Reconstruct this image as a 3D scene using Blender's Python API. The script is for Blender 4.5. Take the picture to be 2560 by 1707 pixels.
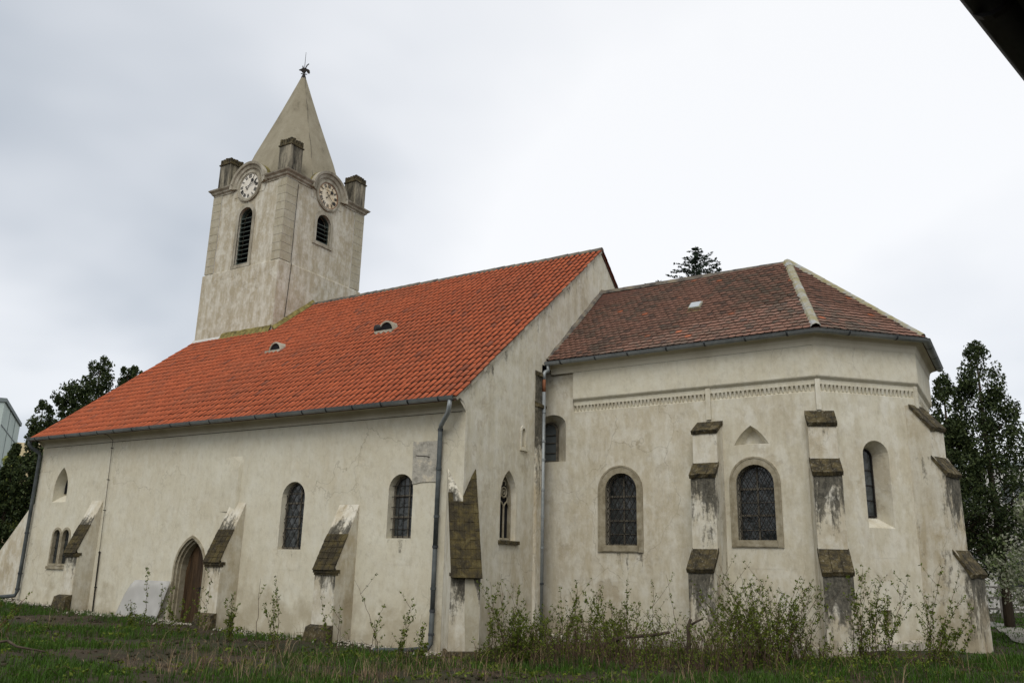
import bpy, math, random
import numpy as np
from mathutils import Vector, Matrix
from mathutils.geometry import tessellate_polygon

for o in list(bpy.data.objects): bpy.data.objects.remove(o)
scene = bpy.context.scene
COL = scene.collection
rnd = random.Random(7)
PI = math.pi
rad = math.radians

# ------------------------------------------------------------------ camera
cam_d = bpy.data.cameras.new('camera'); cam = bpy.data.objects.new('camera', cam_d); COL.objects.link(cam)
cam_d.sensor_width = 36.0; cam_d.lens = 29.12; cam_d.clip_start = 0.05; cam_d.clip_end = 2000
CAM = Vector((11.063, -15.927, 2.0))
_y, _t, _r = rad(31.696), rad(14.953), rad(1.356)
_f = Vector((-math.sin(_y)*math.cos(_t), math.cos(_y)*math.cos(_t), math.sin(_t)))
_rt = Vector((math.cos(_y), math.sin(_y), 0)); _up = _rt.cross(_f)
_R = math.cos(_r)*_rt + math.sin(_r)*_up; _U = -math.sin(_r)*_rt + math.cos(_r)*_up
M = Matrix((_R, _U, -_f)).transposed().to_4x4(); M.translation = CAM
cam.matrix_world = M
scene.camera = cam

# ------------------------------------------------------------------ sky and sun (overcast)
SUN_EL, SUN_AZ = 50.0, 158.0      # compass degrees, from the south-south-east
world = bpy.data.worlds.new('World'); scene.world = world; world.use_nodes = True
wt = world.node_tree; wt.nodes.clear()
def wn(t, **k):
    n = wt.nodes.new(t)
    for a, b in k.items(): setattr(n, a, b)
    return n
sky = wn('ShaderNodeTexSky', sky_type='NISHITA'); sky.sun_disc = False
sky.sun_elevation = rad(SUN_EL); sky.sun_rotation = rad(SUN_AZ)
tc = wn('ShaderNodeTexCoord')
sep = wn('ShaderNodeSeparateXYZ'); wt.links.new(tc.outputs['Generated'], sep.inputs[0])
absz = wn('ShaderNodeMath', operation='ABSOLUTE'); wt.links.new(sep.outputs['Z'], absz.inputs[0])
addz = wn('ShaderNodeMath', operation='ADD'); wt.links.new(absz.outputs[0], addz.inputs[0]); addz.inputs[1].default_value = 0.28
dx = wn('ShaderNodeMath', operation='DIVIDE'); wt.links.new(sep.outputs['X'], dx.inputs[0]); wt.links.new(addz.outputs[0], dx.inputs[1])
dy = wn('ShaderNodeMath', operation='DIVIDE'); wt.links.new(sep.outputs['Y'], dy.inputs[0]); wt.links.new(addz.outputs[0], dy.inputs[1])
cmb = wn('ShaderNodeCombineXYZ'); wt.links.new(dx.outputs[0], cmb.inputs[0]); wt.links.new(dy.outputs[0], cmb.inputs[1]); cmb.inputs[2].default_value = 6.1
n1 = wn('ShaderNodeTexNoise'); n1.inputs['Scale'].default_value = 0.62; n1.inputs['Detail'].default_value = 5; n1.inputs['Roughness'].default_value = 0.46
n1.inputs['Distortion'].default_value = 0.25
wt.links.new(cmb.outputs[0], n1.inputs['Vector'])
cr = wn('ShaderNodeValToRGB'); wt.links.new(n1.outputs['Fac'], cr.inputs[0])
e = cr.color_ramp.elements
e[0].position = 0.32; e[0].color = (0.36, 0.395, 0.44, 1)
e[1].position = 0.53; e[1].color = (0.74, 0.745, 0.755, 1)
m_ = e.new(0.43); m_.color = (0.63, 0.645, 0.67, 1)
mixc = wn('ShaderNodeMix', data_type='RGBA'); mixc.inputs[0].default_value = 0.9
skm = wn('ShaderNodeVectorMath', operation='SCALE'); skm.inputs['Scale'].default_value = 0.1
wt.links.new(sky.outputs[0], skm.inputs[0])
wt.links.new(skm.outputs[0], mixc.inputs[6]); wt.links.new(cr.outputs[0], mixc.inputs[7])
bg = wn('ShaderNodeBackground'); bg.inputs[1].default_value = 1.0
wt.links.new(mixc.outputs[2], bg.inputs[0])
wo = wn('ShaderNodeOutputWorld'); wt.links.new(bg.outputs[0], wo.inputs[0])

sd = bpy.data.lights.new('sun', 'SUN'); sd.energy = 1.1; sd.angle = rad(30); sd.color = (1, 0.96, 0.9)
sun = bpy.data.objects.new('sun', sd); COL.objects.link(sun)
_sdir = Vector((math.sin(rad(SUN_AZ))*math.cos(rad(SUN_EL)), math.cos(rad(SUN_AZ))*math.cos(rad(SUN_EL)), math.sin(rad(SUN_EL))))
sun.rotation_euler = _sdir.to_track_quat('Z', 'Y').to_euler()

vs = scene.view_settings
vs.view_transform = 'Standard'; vs.look = 'None'; vs.exposure = 0.48; vs.gamma = 1.0; vs.use_curve_mapping = False
scene.render.engine = 'CYCLES'
scene.render.resolution_x = 1024; scene.render.resolution_y = 682

# ------------------------------------------------------------------ materials
MATS = {}
class NT:
    def __init__(s, name):
        s.m = bpy.data.materials.new(name); s.m.use_nodes = True; s.t = s.m.node_tree
        s.b = s.t.nodes['Principled BSDF']; MATS[name] = s.m
        s.b.inputs['Specular IOR Level'].default_value = 0.25
    def n(s, t, **k):
        x = s.t.nodes.new(t)
        for a, b in k.items(): setattr(x, a, b)
        return x
    def l(s, a, b): s.t.links.new(a, b)
    def pos(s, sx=1, sy=1, sz=1, off=0):
        g = s.n('ShaderNodeNewGeometry'); mp = s.n('ShaderNodeMapping'); s.l(g.outputs['Position'], mp.inputs[0])
        mp.inputs['Scale'].default_value = (sx, sy, sz); mp.inputs['Location'].default_value = (off, off*1.3, off*.7); return mp.outputs[0]
    def noise(s, scale, detail=4, rough=.55, vec=None, dist=0):
        x = s.n('ShaderNodeTexNoise'); x.inputs['Scale'].default_value = scale; x.inputs['Detail'].default_value = detail
        x.inputs['Roughness'].default_value = rough; x.inputs['Distortion'].default_value = dist
        s.l(vec if vec is not None else s.pos(), x.inputs['Vector']); return x.outputs['Fac']
    def ramp(s, fac, *stops):
        r = s.n('ShaderNodeValToRGB'); el = r.color_ramp.elements
        while len(el) < len(stops): el.new(.5)
        for i, (p, c) in enumerate(stops):
            el[i].position = p; el[i].color = (*c, 1) if hasattr(c, '__len__') else (c, c, c, 1)
        s.l(fac, r.inputs[0]); return r.outputs[0]
    def mix(s, fac, a, b, mode='MIX'):
        x = s.n('ShaderNodeMix', data_type='RGBA', blend_type=mode)
        for v, i in ((fac, 0), (a, 6), (b, 7)):
            if hasattr(v, 'links') or hasattr(v, 'is_linked'): s.l(v, x.inputs[i])
            elif hasattr(v, '__len__'): x.inputs[i].default_value = (*v, 1)
            else: x.inputs[i].default_value = v if i == 0 else (v, v, v, 1)
        return x.outputs[2]
    def math(s, op, a, b=None, clamp=False):
        x = s.n('ShaderNodeMath', operation=op); x.use_clamp = clamp
        for v, i in ((a, 0), (b, 1)):
            if v is None: continue
            if hasattr(v, 'is_linked'): s.l(v, x.inputs[i])
            else: x.inputs[i].default_value = v
        return x.outputs[0]
    def attr(s, name):
        x = s.n('ShaderNodeAttribute'); x.attribute_name = name; return x.outputs['Fac']
    def bump(s, h, dist=.01, strength=1.0):
        x = s.n('ShaderNodeBump'); x.inputs['Distance'].default_value = dist; x.inputs['Strength'].default_value = strength
        s.l(h, x.inputs['Height']); s.l(x.outputs[0], s.b.inputs['Normal']); return x
    def done(s, col, rough=.9, metal=0):
        if hasattr(col, 'is_linked'): s.l(col, s.b.inputs['Base Color'])
        else: s.b.inputs['Base Color'].default_value = (*col, 1)
        if hasattr(rough, 'is_linked'): s.l(rough, s.b.inputs['Roughness'])
        else: s.b.inputs['Roughness'].default_value = rough
        s.b.inputs['Metallic'].default_value = metal
        return s.m

def stucco(name, base, white, tan, tanamt=.5, off=0, streaks=.5, dirt=.55, limeamt=.6, flake=.45):
    k = NT(name)
    big = k.noise(.30, 5, .55, k.pos(1, 1, .9, off), .1)
    med = k.noise(1.1, 6, .6, k.pos(1, 1, .6, off+3), .1)
    strk = k.noise(3.4, 5, .62, k.pos(1, 1, .14, off+7), 0)
    fine = k.noise(8, 6, .72, k.pos(1, 1, .55, off))
    lime = k.noise(3.0, 8, .72, k.pos(1, 1, .7, off+13), .1)
    c = k.mix(k.ramp(big, (.36, 0.0), (.64, tanamt)), base, tan)
    c = k.mix(k.ramp(med, (.45, 0.0), (.64, tanamt*.55)), c, tan)
    c = k.mix(k.ramp(lime, (.46, 0.0), (.60, limeamt)), c, white)
    c = k.mix(k.ramp(strk, (.48, 0.0), (.68, streaks)), c, white)
    c = k.mix(k.ramp(strk, (.28, streaks*.7), (.46, 0.0)), c, tuple(x*.78 for x in tan))
    patch = k.noise(.9, 8, .62, k.pos(1, 1, 1, off+11), .2)
    c = k.mix(k.ramp(patch, (.60, 0.0), (.635, flake)), c, tuple(x*.85 for x in tan))
    c = k.mix(k.ramp(fine, (.34, .26), (.5, 0.0)), c, tuple(x*.62 for x in tan))
    c = k.mix(k.ramp(fine, (.55, 0.0), (.7, .3)), c, white)
    vo = k.n('ShaderNodeTexVoronoi', feature='DISTANCE_TO_EDGE'); vo.inputs['Scale'].default_value = .55
    nz = k.n('ShaderNodeTexNoise'); nz.inputs['Scale'].default_value = 1.6; nz.inputs['Detail'].default_value = 6; k.l(k.pos(1, 1, 1, off), nz.inputs['Vector'])
    ad = k.n('ShaderNodeVectorMath', operation='MULTIPLY_ADD'); k.l(nz.outputs['Color'], ad.inputs[0]); ad.inputs[1].default_value = (.9, .9, .9); k.l(k.pos(1, 1, .8, off), ad.inputs[2]); k.l(ad.outputs[0], vo.inputs['Vector'])
    crk = k.math('MULTIPLY', k.ramp(vo.outputs['Distance'], (.0, 1.0), (.006, 0.0)), k.ramp(big, (.5, 0.0), (.58, .55)))
    c = k.mix(crk, c, tuple(x*.45 for x in tan))
    # run-off stains: attribute 'drip' is 1 just under caps and sills, fading with distance
    dr = k.attr('drip')
    st2 = k.noise(4.5, 6, .7, k.pos(1, 1, .22, off+5), .3)
    lump = k.noise(11, 6, .75, k.pos(1, 1, .8, off+2), .2)
    v_ = k.math('ADD', k.math('MULTIPLY', dr, .74), k.math('ADD', k.math('MULTIPLY', k.math('SUBTRACT', st2, .5), 1.7), k.math('MULTIPLY', k.math('SUBTRACT', lump, .5), .9)))
    mask = k.math('MULTIPLY', k.ramp(v_, (.26, 0.0), (.50, .93)), k.ramp(dr, (.0, 0.0), (.06, 1.0)))
    c = k.mix(mask, c, k.mix(k.ramp(lump, (.42, 0.0), (.62, 1.0)), (.02, .019, .014), (.115, .105, .08)))
    # flaking and damp blotches in the foot zone
    g = k.n('ShaderNodeNewGeometry'); sp = k.n('ShaderNodeSeparateXYZ'); k.l(g.outputs['Position'], sp.inputs[0])
    low = k.math('SUBTRACT', 1.35, sp.outputs['Z'])
    lm = k.math('MULTIPLY', k.math('ADD', k.math('MULTIPLY', low, .16), k.math('SUBTRACT', patch, .56)), 7, True)
    c = k.mix(k.math('MULTIPLY', lm, dirt), c, tuple(x*.78 for x in tan))
    hgt = k.math('ADD', k.math('MULTIPLY', k.noise(1.1, 4, .5, k.pos(1, 1, 1, off)), 3.0),
                 k.math('ADD', k.math('MULTIPLY', fine, .35), k.math('MULTIPLY', k.ramp(patch, (.62, 1.0), (.66, 0.0)), .18)))
    k.bump(hgt, .03, .55)
    return k.done(c, .93)

stucco('stucco', (.555, .52, .405), (.66, .64, .56), (.44, .375, .26), .5, 0, .5, .65, .5, .4)
stucco('stucco_nave', (.59, .56, .445), (.645, .63, .545), (.475, .415, .29), .5, 60, .16, .8, .3, .12)
stucco('stucco_tower', (.43, .385, .285), (.64, .62, .54), (.375, .32, .22), .6, 21, .6, 0, .62, .25)
stucco('stucco_quoin', (.38, .345, .25), (.52, .50, .42), (.33, .285, .195), .6, 33, .2, 0, .35, .1)
stucco('stucco_butt', (.55, .51, .40), (.655, .635, .555), (.42, .355, .24), .75, 40, .6)
def simple(name, cols, scale=6, rough=.9, bump=.006, zs=1, metal=0, detail=5, lo=.35, hi=.65):
    k = NT(name)
    f = k.noise(scale, detail, .65, k.pos(1, 1, zs))
    st = [(lo+(hi-lo)*i/max(1, len(cols)-1), c) for i, c in enumerate(cols)]
    if bump: k.bump(k.noise(scale*2.3, 5, .7), bump, .6)
    return k.done(k.ramp(f, *st), rough, metal)
simple('spire_render', [(.14, .124, .085), (.235, .208, .148), (.262, .235, .17), (.295, .268, .2)], 2.2, .95, .03, .45, 0, 8, .28, .70)
simple('stone_frame', [(.20, .17, .11), (.28, .245, .17), (.35, .315, .235)], 5, .9, .01)
simple('stone_tower_trim', [(.22, .195, .145), (.34, .31, .24), (.44, .41, .335)], 3, .92, .01, .4)
simple('cove_plaster', [(.47, .43, .33), (.54, .50, .395), (.58, .545, .44)], 1.2, .95, .004, .5)
k = NT('pinnacle_render')
f = k.noise(3.2, 6, .7, k.pos(1, 1, .16), .2); g2 = k.noise(8, 5, .7)
c = k.ramp(f, (.38, (.03, .028, .022)), (.50, (.14, .126, .095)), (.63, (.33, .295, .22)))
k.bump(g2, .02); k.done(c, .95)
k = NT('moss_stone')
f = k.noise(5, 7, .72, None, .4); g2 = k.noise(22, 5, .75)
c = k.ramp(f, (.34, (.022, .019, .013)), (.47, (.045, .037, .021)), (.57, (.085, .066, .028)), (.68, (.17, .15, .11)))
c = k.mix(k.ramp(g2, (.57, 0.0), (.68, .65)), c, (.28, .26, .21))
k.bump(g2, .02, .8); k.done(c, .97)
k = NT('moss_tile')
f = k.noise(4, 7, .7, None, .4); g2 = k.noise(26, 5, .75)
c = k.ramp(f, (.32, (.02, .016, .01)), (.48, (.042, .034, .018)), (.60, (.078, .06, .022)), (.72, (.115, .098, .05)))
c = k.mix(k.ramp(g2, (.60, 0.0), (.70, .5)), c, (.22, .195, .15))
k.bump(g2, .02, .8); k.done(c, .97)
simple('lichen_band', [(.06, .05, .025), (.17, .14, .045), (.25, .215, .075)], 5, .97, .02)
k = NT('zinc')
f = k.noise(1.4, 5, .6, k.pos(1, 1, .7)); g2 = k.noise(14, 4, .6)
c = k.mix(k.ramp(g2, (.4, 0.0), (.7, .5)), k.ramp(f, (.35, (.17, .185, .185)), (.65, (.28, .30, .30))), (.34, .36, .355))
k.bump(g2, .003, .3); k.done(c, .48, .35)
simple('zinc_band', [(.025, .028, .03), (.06, .065, .07)], 8, .6, .002)
simple('pipe_dark', [(.035, .042, .042), (.085, .095, .095)], 3, .65, .002)
simple('iron', [(.010, .009, .008), (.026, .021, .017)], 20, .8, .002)
simple('wood_white', [(.06, .053, .04), (.14, .125, .095)], 7, .7, .003)
simple('wood_door', [(.024, .014, .007), (.05, .029, .013), (.08, .046, .022)], 9, .55, .004, .12)
simple('louvre_wood', [(.045, .06, .05), (.09, .11, .095)], 5, .7, .003)
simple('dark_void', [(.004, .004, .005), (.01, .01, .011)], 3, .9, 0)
k = NT('glass_dark')
f = k.noise(2.2, 3, .5)
k.b.inputs['Specular IOR Level'].default_value = .45
k.bump(k.noise(3.5, 3, .5), .03, .9)
k.done(k.ramp(f, (.35, (.014, .017, .017)), (.65, (.05, .056, .055))), .15)
k = NT('glass_clear_dull'); k.done((.085, .095, .095), .2)
k = NT('skylight_glass'); k.b.inputs['Specular IOR Level'].default_value = .8; k.done((.33, .36, .38), .08)

def tilemat(name, ramp_stops, moss, mossamt, off, fresh=None):
    k = NT(name)
    oi = k.n('ShaderNodeObjectInfo')
    r = k.math('FRACT', k.math('ADD', k.attr('tint'), oi.outputs['Random']))
    c = k.ramp(r, *ramp_stops)
    f = k.noise(7, 5, .7); big = k.noise(.55, 6, .62, k.pos(1, 1, 1, off), .5); sm = k.noise(3.2, 5, .7, k.pos(1, 1, 1, off+2), .4)
    c = k.mix(k.ramp(f, (.35, .4), (.6, 0.0)), c, tuple(x*.55 for x in ramp_stops[0][1]))
    mk = k.math('MULTIPLY', k.ramp(k.math('ADD', k.math('MULTIPLY', big, .55), k.math('MULTIPLY', sm, .5)), (.50, 0.0), (.57, 1.0)), mossamt)
    # moss takes whole tiles more or less, by their own tint
    r2 = k.math('FRACT', k.math('MULTIPLY', r, 7.31))
    mk = k.math('MULTIPLY', mk, k.ramp(r2, (.15, .25), (.6, 1.0)))
    c = k.mix(mk, c, moss)
    if fresh: c = k.mix(k.ramp(k.math('FRACT', k.math('MULTIPLY', r, 3.77)), (.982, 0.0), (.986, 1.0)), c, fresh)
    k.bump(k.noise(30, 4, .7), .006, .5)
    return k.done(c, .88)
tilemat('pantile', [(0, (.36, .088, .037)), (.25, (.39, .095, .039)), (.6, (.43, .108, .044)), (.85, (.41, .106, .046)), (.95, (.37, .096, .043)), (.98, (.25, .08, .045)), (1, (.22, .075, .045))], (.12, .07, .045), .25, 3)
tilemat('beaver', [(0, (.19, .098, .068)), (.3, (.205, .108, .076)), (.6, (.232, .124, .089)), (.83, (.20, .105, .074)), (.90, (.13, .078, .058)), (1, (.09, .062, .05))], (.08, .073, .055), .7, 9, (.33, .11, .055))
simple('tile_shade', [(.055, .02, .012), (.10, .034, .02)], 6, .95, 0)  # shade in pantile valleys and under row lips, painted as dark colour
simple('beaver_shade', [(.035, .024, .018), (.075, .042, .03)], 6, .95, 0)  # shadow lines between choir tile rows, painted onto the tile edges
simple('roof_underlay', [(.05, .025, .018), (.10, .045, .03)], 6, .95, 0)
simple('ridge_tile', [(.055, .05, .045), (.13, .115, .095), (.20, .17, .12)], 4, .95, .008)
k = NT('hip_cap')
f = k.noise(2.6, 5, .65, None, .3)
k.bump(k.noise(14, 4, .7), .008, .5)
k.done(k.ramp(f, (.38, (.25, .22, .11)), (.50, (.28, .262, .185)), (.62, (.31, .32, .315))), .9)
simple('clock_white', [(.62, .57, .47), (.74, .71, .64)], 4, .7, .002)
simple('clock_cream', [(.52, .40, .24), (.70, .62, .46), (.74, .68, .55)], 3, .7, .002)
simple('rust_ring', [(.16, .06, .03), (.26, .11, .05)], 8, .8, .002)
simple('black_paint', [(.012, .012, .012), (.03, .028, .026)], 9, .6, .001)
simple('soil_stone', [(.20, .18, .14), (.36, .33, .27), (.48, .45, .38)], 11, .95, .01)
simple('sundial_plaster', [(.25, .235, .195), (.37, .35, .295), (.40, .375, .315), (.53, .48, .37)], 4.5, .95, .05)
simple('bark', [(.035, .026, .018), (.085, .065, .045)], 8, .95, .01, .2)
simple('twig', [(.04, .026, .018), (.10, .064, .04)], 6, .9, 0)
simple('twig_red', [(.09, .035, .025), (.16, .07, .045)], 6, .9, 0)
simple('straw', [(.09, .06, .034), (.18, .125, .07), (.33, .25, .155)], 2.5, .95, 0)
def leafmat(name, cols, trans=.25):
    k = NT(name)
    r = k.attr('tint'); f = k.noise(1.3, 4, .6)
    c = k.ramp(k.math('FRACT', k.math('ADD', r, k.math('MULTIPLY', f, .4))), *[(i/(len(cols)-1), c) for i, c in enumerate(cols)])
    k.done(c, .7)
    tr = k.n('ShaderNodeBsdfTranslucent'); k.l(c, tr.inputs[0])
    ms = k.n('ShaderNodeMixShader'); ms.inputs[0].default_value = trans
    out = k.t.nodes['Material Output']; k.l(k.b.outputs[0], ms.inputs[1]); k.l(tr.outputs[0], ms.inputs[2]); k.l(ms.outputs[0], out.inputs[0])
leafmat('leaf_bramble', [(.04, .062, .006), (.085, .12, .011), (.14, .175, .018), (.065, .088, .009)])
leafmat('leaf_grass', [(.02, .054, .005), (.035, .09, .006), (.055, .13, .009), (.044, .075, .010), (.028, .062, .006)])
leafmat('leaf_thuja', [(.016, .028, .010), (.032, .05, .015), (.062, .082, .024), (.022, .036, .012)], .2)
leafmat('leaf_spruce', [(.010, .020, .012), (.02, .036, .02), (.03, .05, .026)], .1)
leafmat('leaf_willow', [(.12, .15, .03), (.19, .22, .05), (.24, .25, .07)])
leafmat('leaf_blossom', [(.24, .26, .18), (.36, .37, .29), (.15, .19, .08), (.11, .15, .06)])
leafmat('leaf_hedge', [(.03, .05, .015), (.06, .085, .025), (.09, .11, .04)])
k = NT('ground')
a1 = k.noise(.5, 6, .6, None, .5); a2 = k.noise(5, 6, .7); a3 = k.noise(30, 5, .7)
c = k.ramp(a1, (.40, (.030, .036, .012)), (.52, (.050, .037, .021)), (.62, (.066, .046, .028)))
c = k.mix(k.ramp(a2, (.4, .6), (.62, 0.0)), c, (.022, .019, .012))
c = k.mix(k.ramp(a3, (.62, 0.0), (.72, .5)), c, (.16, .13, .085))
k.bump(a2, .08, .8); k.done(c, .97)
simple('path_gravel', [(.17, .16, .14), (.25, .24, .21)], 9, .95, .01)
simple('panel_green', [(.39, .46, .43), (.47, .54, .50)], .5, .85, 0)
simple('panel_yellow', [(.52, .43, .25), (.60, .50, .31)], .5, .85, 0)
simple('panel_cream', [(.50, .50, .46), (.58, .575, .54)], .4, .85, 0)
simple('panel_joint', [(.16, .19, .19), (.22, .25, .25)], 1, .9, 0)
simple('panel_red', [(.22, .06, .045), (.30, .09, .06)], 1, .85, 0)
simple('plaster_white', [(.42, .41, .38), (.55, .54, .51)], .8, .9, 0)
simple('fence_grey', [(.12, .115, .10), (.20, .19, .17)], 3, .85, .002)
simple('soffit_wood', [(.16, .095, .035), (.30, .19, .07)], 4, .8, .004)
simple('soffit_red', [(.26, .07, .05), (.34, .10, .06)], 4, .8, .004)
simple('gutter_black', [(.010, .010, .011), (.022, .022, .024)], 5, .6, .002)
k = NT('poly_sheet')
f = k.noise(1.2, 4, .6)
k.b.inputs['Transmission Weight'].default_value = .35; k.b.inputs['IOR'].default_value = 1.2
k.done(k.ramp(f, (.4, (.50, .49, .46)), (.65, (.62, .61, .58))), .45)

# ------------------------------------------------------------------ mesh helpers
class MB:
    """collects vertices and faces of one mesh"""
    def __init__(s): s.v = []; s.f = []; s.d = {}
    def add(s, vs_, fs, drip=None):
        o = len(s.v); s.v += [tuple(p) for p in vs_]; s.f += [tuple(i+o for i in q) for q in fs]
        if drip is not None:
            for i, x in enumerate(drip): s.d[o+i] = x
        return o
    def box(s, a, b, drip=None):
        x0, y0, z0 = a; x1, y1, z1 = b
        s.add([(x0,y0,z0),(x1,y0,z0),(x1,y1,z0),(x0,y1,z0),(x0,y0,z1),(x1,y0,z1),(x1,y1,z1),(x0,y1,z1)],
              [(0,3,2,1),(4,5,6,7),(0,1,5,4),(1,2,6,5),(2,3,7,6),(3,0,4,7)])
    def obox(s, fr, a, b):
        """box in a wall frame: (along, out, z) ranges"""
        c = [fr.p(x, z, o) for z in (a[2], b[2]) for (x, o) in ((a[0], a[1]), (b[0], a[1]), (b[0], b[1]), (a[0], b[1]))]
        s.add(c, [(0,3,2,1),(4,5,6,7),(0,1,5,4),(1,2,6,5),(2,3,7,6),(3,0,4,7)])
    def hexa(s, c): s.add(c, [(0,3,2,1),(4,5,6,7),(0,1,5,4),(1,2,6,5),(2,3,7,6),(3,0,4,7)])
    def tube(s, pts, r, n=8, cap=True, r1=None):
        pts = [Vector(p) for p in pts]; m = len(pts); rings = []
        prev = None
        for i, p in enumerate(pts):
            t = (pts[min(i+1, m-1)]-pts[max(i-1, 0)]).normalized()
            if prev is None:
                a = t.cross(Vector((0, 0, 1)));
                if a.length < 1e-3: a = t.cross(Vector((1, 0, 0)))
            else: a = prev-t*prev.dot(t)
            a.normalize(); prev = a; b = t.cross(a)
            rr = r if r1 is None else r+(r1-r)*i/(m-1)
            rings.append([p+(a*math.cos(2*PI*j/n)+b*math.sin(2*PI*j/n))*rr for j in range(n)])
        fs = []
        for i in range(m-1):
            for j in range(n): fs.append((i*n+j, i*n+(j+1) % n, (i+1)*n+(j+1) % n, (i+1)*n+j))
        if cap: fs += [tuple(range(n-1, -1, -1)), tuple((m-1)*n+j for j in range(n))]
        s.add([q for r_ in rings for q in r_], fs)
    def prism(s, poly, ext):
        """closed polygon of 3-D points extruded by vector ext"""
        n = len(poly); ext = Vector(ext); A = [Vector(p) for p in poly]; B = [p+ext for p in A]
        tri = tessellate_polygon([A])
        s.add(A+B, [tuple(t) for t in tri]+[tuple(i+n for i in reversed(t)) for t in tri]+[(i, (i+1) % n, (i+1) % n+n, i+n) for i in range(n)])
    def sweep(s, prof, path, closed=False, cap=True, dripf=None):
        """prof: (out, z) points; path: list of (x,y) walked with outside on the right"""
        P = [Vector((p[0], p[1])) for p in path]; m = len(P); offs = []
        for i in range(m):
            if closed or 0 < i < m-1:
                d0 = (P[i]-P[i-1]).normalized(); d1 = (P[(i+1) % m]-P[i]).normalized()
            elif i == 0: d0 = d1 = (P[1]-P[0]).normalized()
            else: d0 = d1 = (P[i]-P[i-1]).normalized()
            n0 = Vector((d0.y, -d0.x)); n1_ = Vector((d1.y, -d1.x)); b = (n0+n1_).normalized()
            offs.append(b/max(.3, b.dot(n0)))
        k = len(prof); V = []; D = []
        for i in range(m):
            for (o, z) in prof:
                q = P[i]+offs[i]*o; V.append((q.x, q.y, z)); D.append(0)
        F = []
        for i in range(m if closed else m-1):
            j = (i+1) % m
            for a in range(k-1): F.append((i*k+a, j*k+a, j*k+a+1, i*k+a+1))
        o = s.add(V, F)
        if cap and not closed:
            for i in (0, m-1):
                idx = [o+i*k+a for a in range(k)]
                s.f.append(tuple(idx if i else idx[::-1]))

def link(name, me, mat, parent=None, smooth=False, world=True):
    ob = bpy.data.objects.new(name, me); COL.objects.link(ob)
    if mat and not me.materials: me.materials.append(MATS[mat])
    if smooth and len(me.polygons): me.polygons.foreach_set('use_smooth', [True]*len(me.polygons))
    if parent is not None: 
        ob.parent = parent
        if world and parent.type == 'EMPTY': ob.matrix_parent_inverse = Matrix.Translation(-parent.location)
    return ob
def build(name, mb, mat, parent=None, smooth=False, world=True, tint=None):
    me = bpy.data.meshes.new(name); me.from_pydata([tuple(p) for p in mb.v], [], mb.f); me.update()
    if mb.d:
        at = me.attributes.new('drip', 'FLOAT', 'POINT'); arr = np.zeros(len(mb.v), np.float32)
        for i, x in mb.d.items(): arr[i] = x
        at.data.foreach_set('value', arr)
    return link(name, me, mat, parent, smooth, world)
def build_np(name, V, F, mat, parent=None, tint=None, world=True, smooth=False, mat2=None, mi=None):
    """V (n,3); F (m,k) with constant k; tint per vertex"""
    me = bpy.data.meshes.new(name); k = F.shape[1]
    me.vertices.add(len(V)); me.vertices.foreach_set('co', V.astype(np.float32).ravel())
    me.loops.add(F.size); me.loops.foreach_set('vertex_index', F.astype(np.int32).ravel())
    me.polygons.add(len(F)); me.polygons.foreach_set('loop_start', np.arange(0, F.size, k, dtype=np.int32)); me.polygons.foreach_set('loop_total', np.full(len(F), k, np.int32))
    me.update(calc_edges=True)
    if mat2: me.materials.append(MATS[mat]); me.materials.append(MATS[mat2]); me.polygons.foreach_set('material_index', mi.astype(np.int32))
    if tint is not None:
        at = me.attributes.new('tint', 'FLOAT', 'POINT'); at.data.foreach_set('value', tint.astype(np.float32))
    return link(name, me, mat, parent, smooth, world)
def thing(name, label, cat, loc=(0, 0, 0), group=None):
    o = bpy.data.objects.new(name, None); COL.objects.link(o); o.location = loc; o.empty_display_size = .3
    o['label'] = label; o['category'] = cat
    if group: o['group'] = group
    return o
def tag(o, label=None, cat=None, group=None, kind=None):
    for a, b in (('label', label), ('category', cat), ('group', group), ('kind', kind)):
        if b: o[a] = b
    return o

class Frame:
    """vertical wall frame: origin, direction along, outward normal"""
    def __init__(s, o, d):
        s.o = Vector((o[0], o[1], 0)); s.d = Vector((d[0], d[1], 0)).normalized(); s.n = Vector((s.d.y, -s.d.x, 0))
    def p(s, a, z, out=0): q = s.o+s.d*a+s.n*out; return (q.x, q.y, z)

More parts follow.
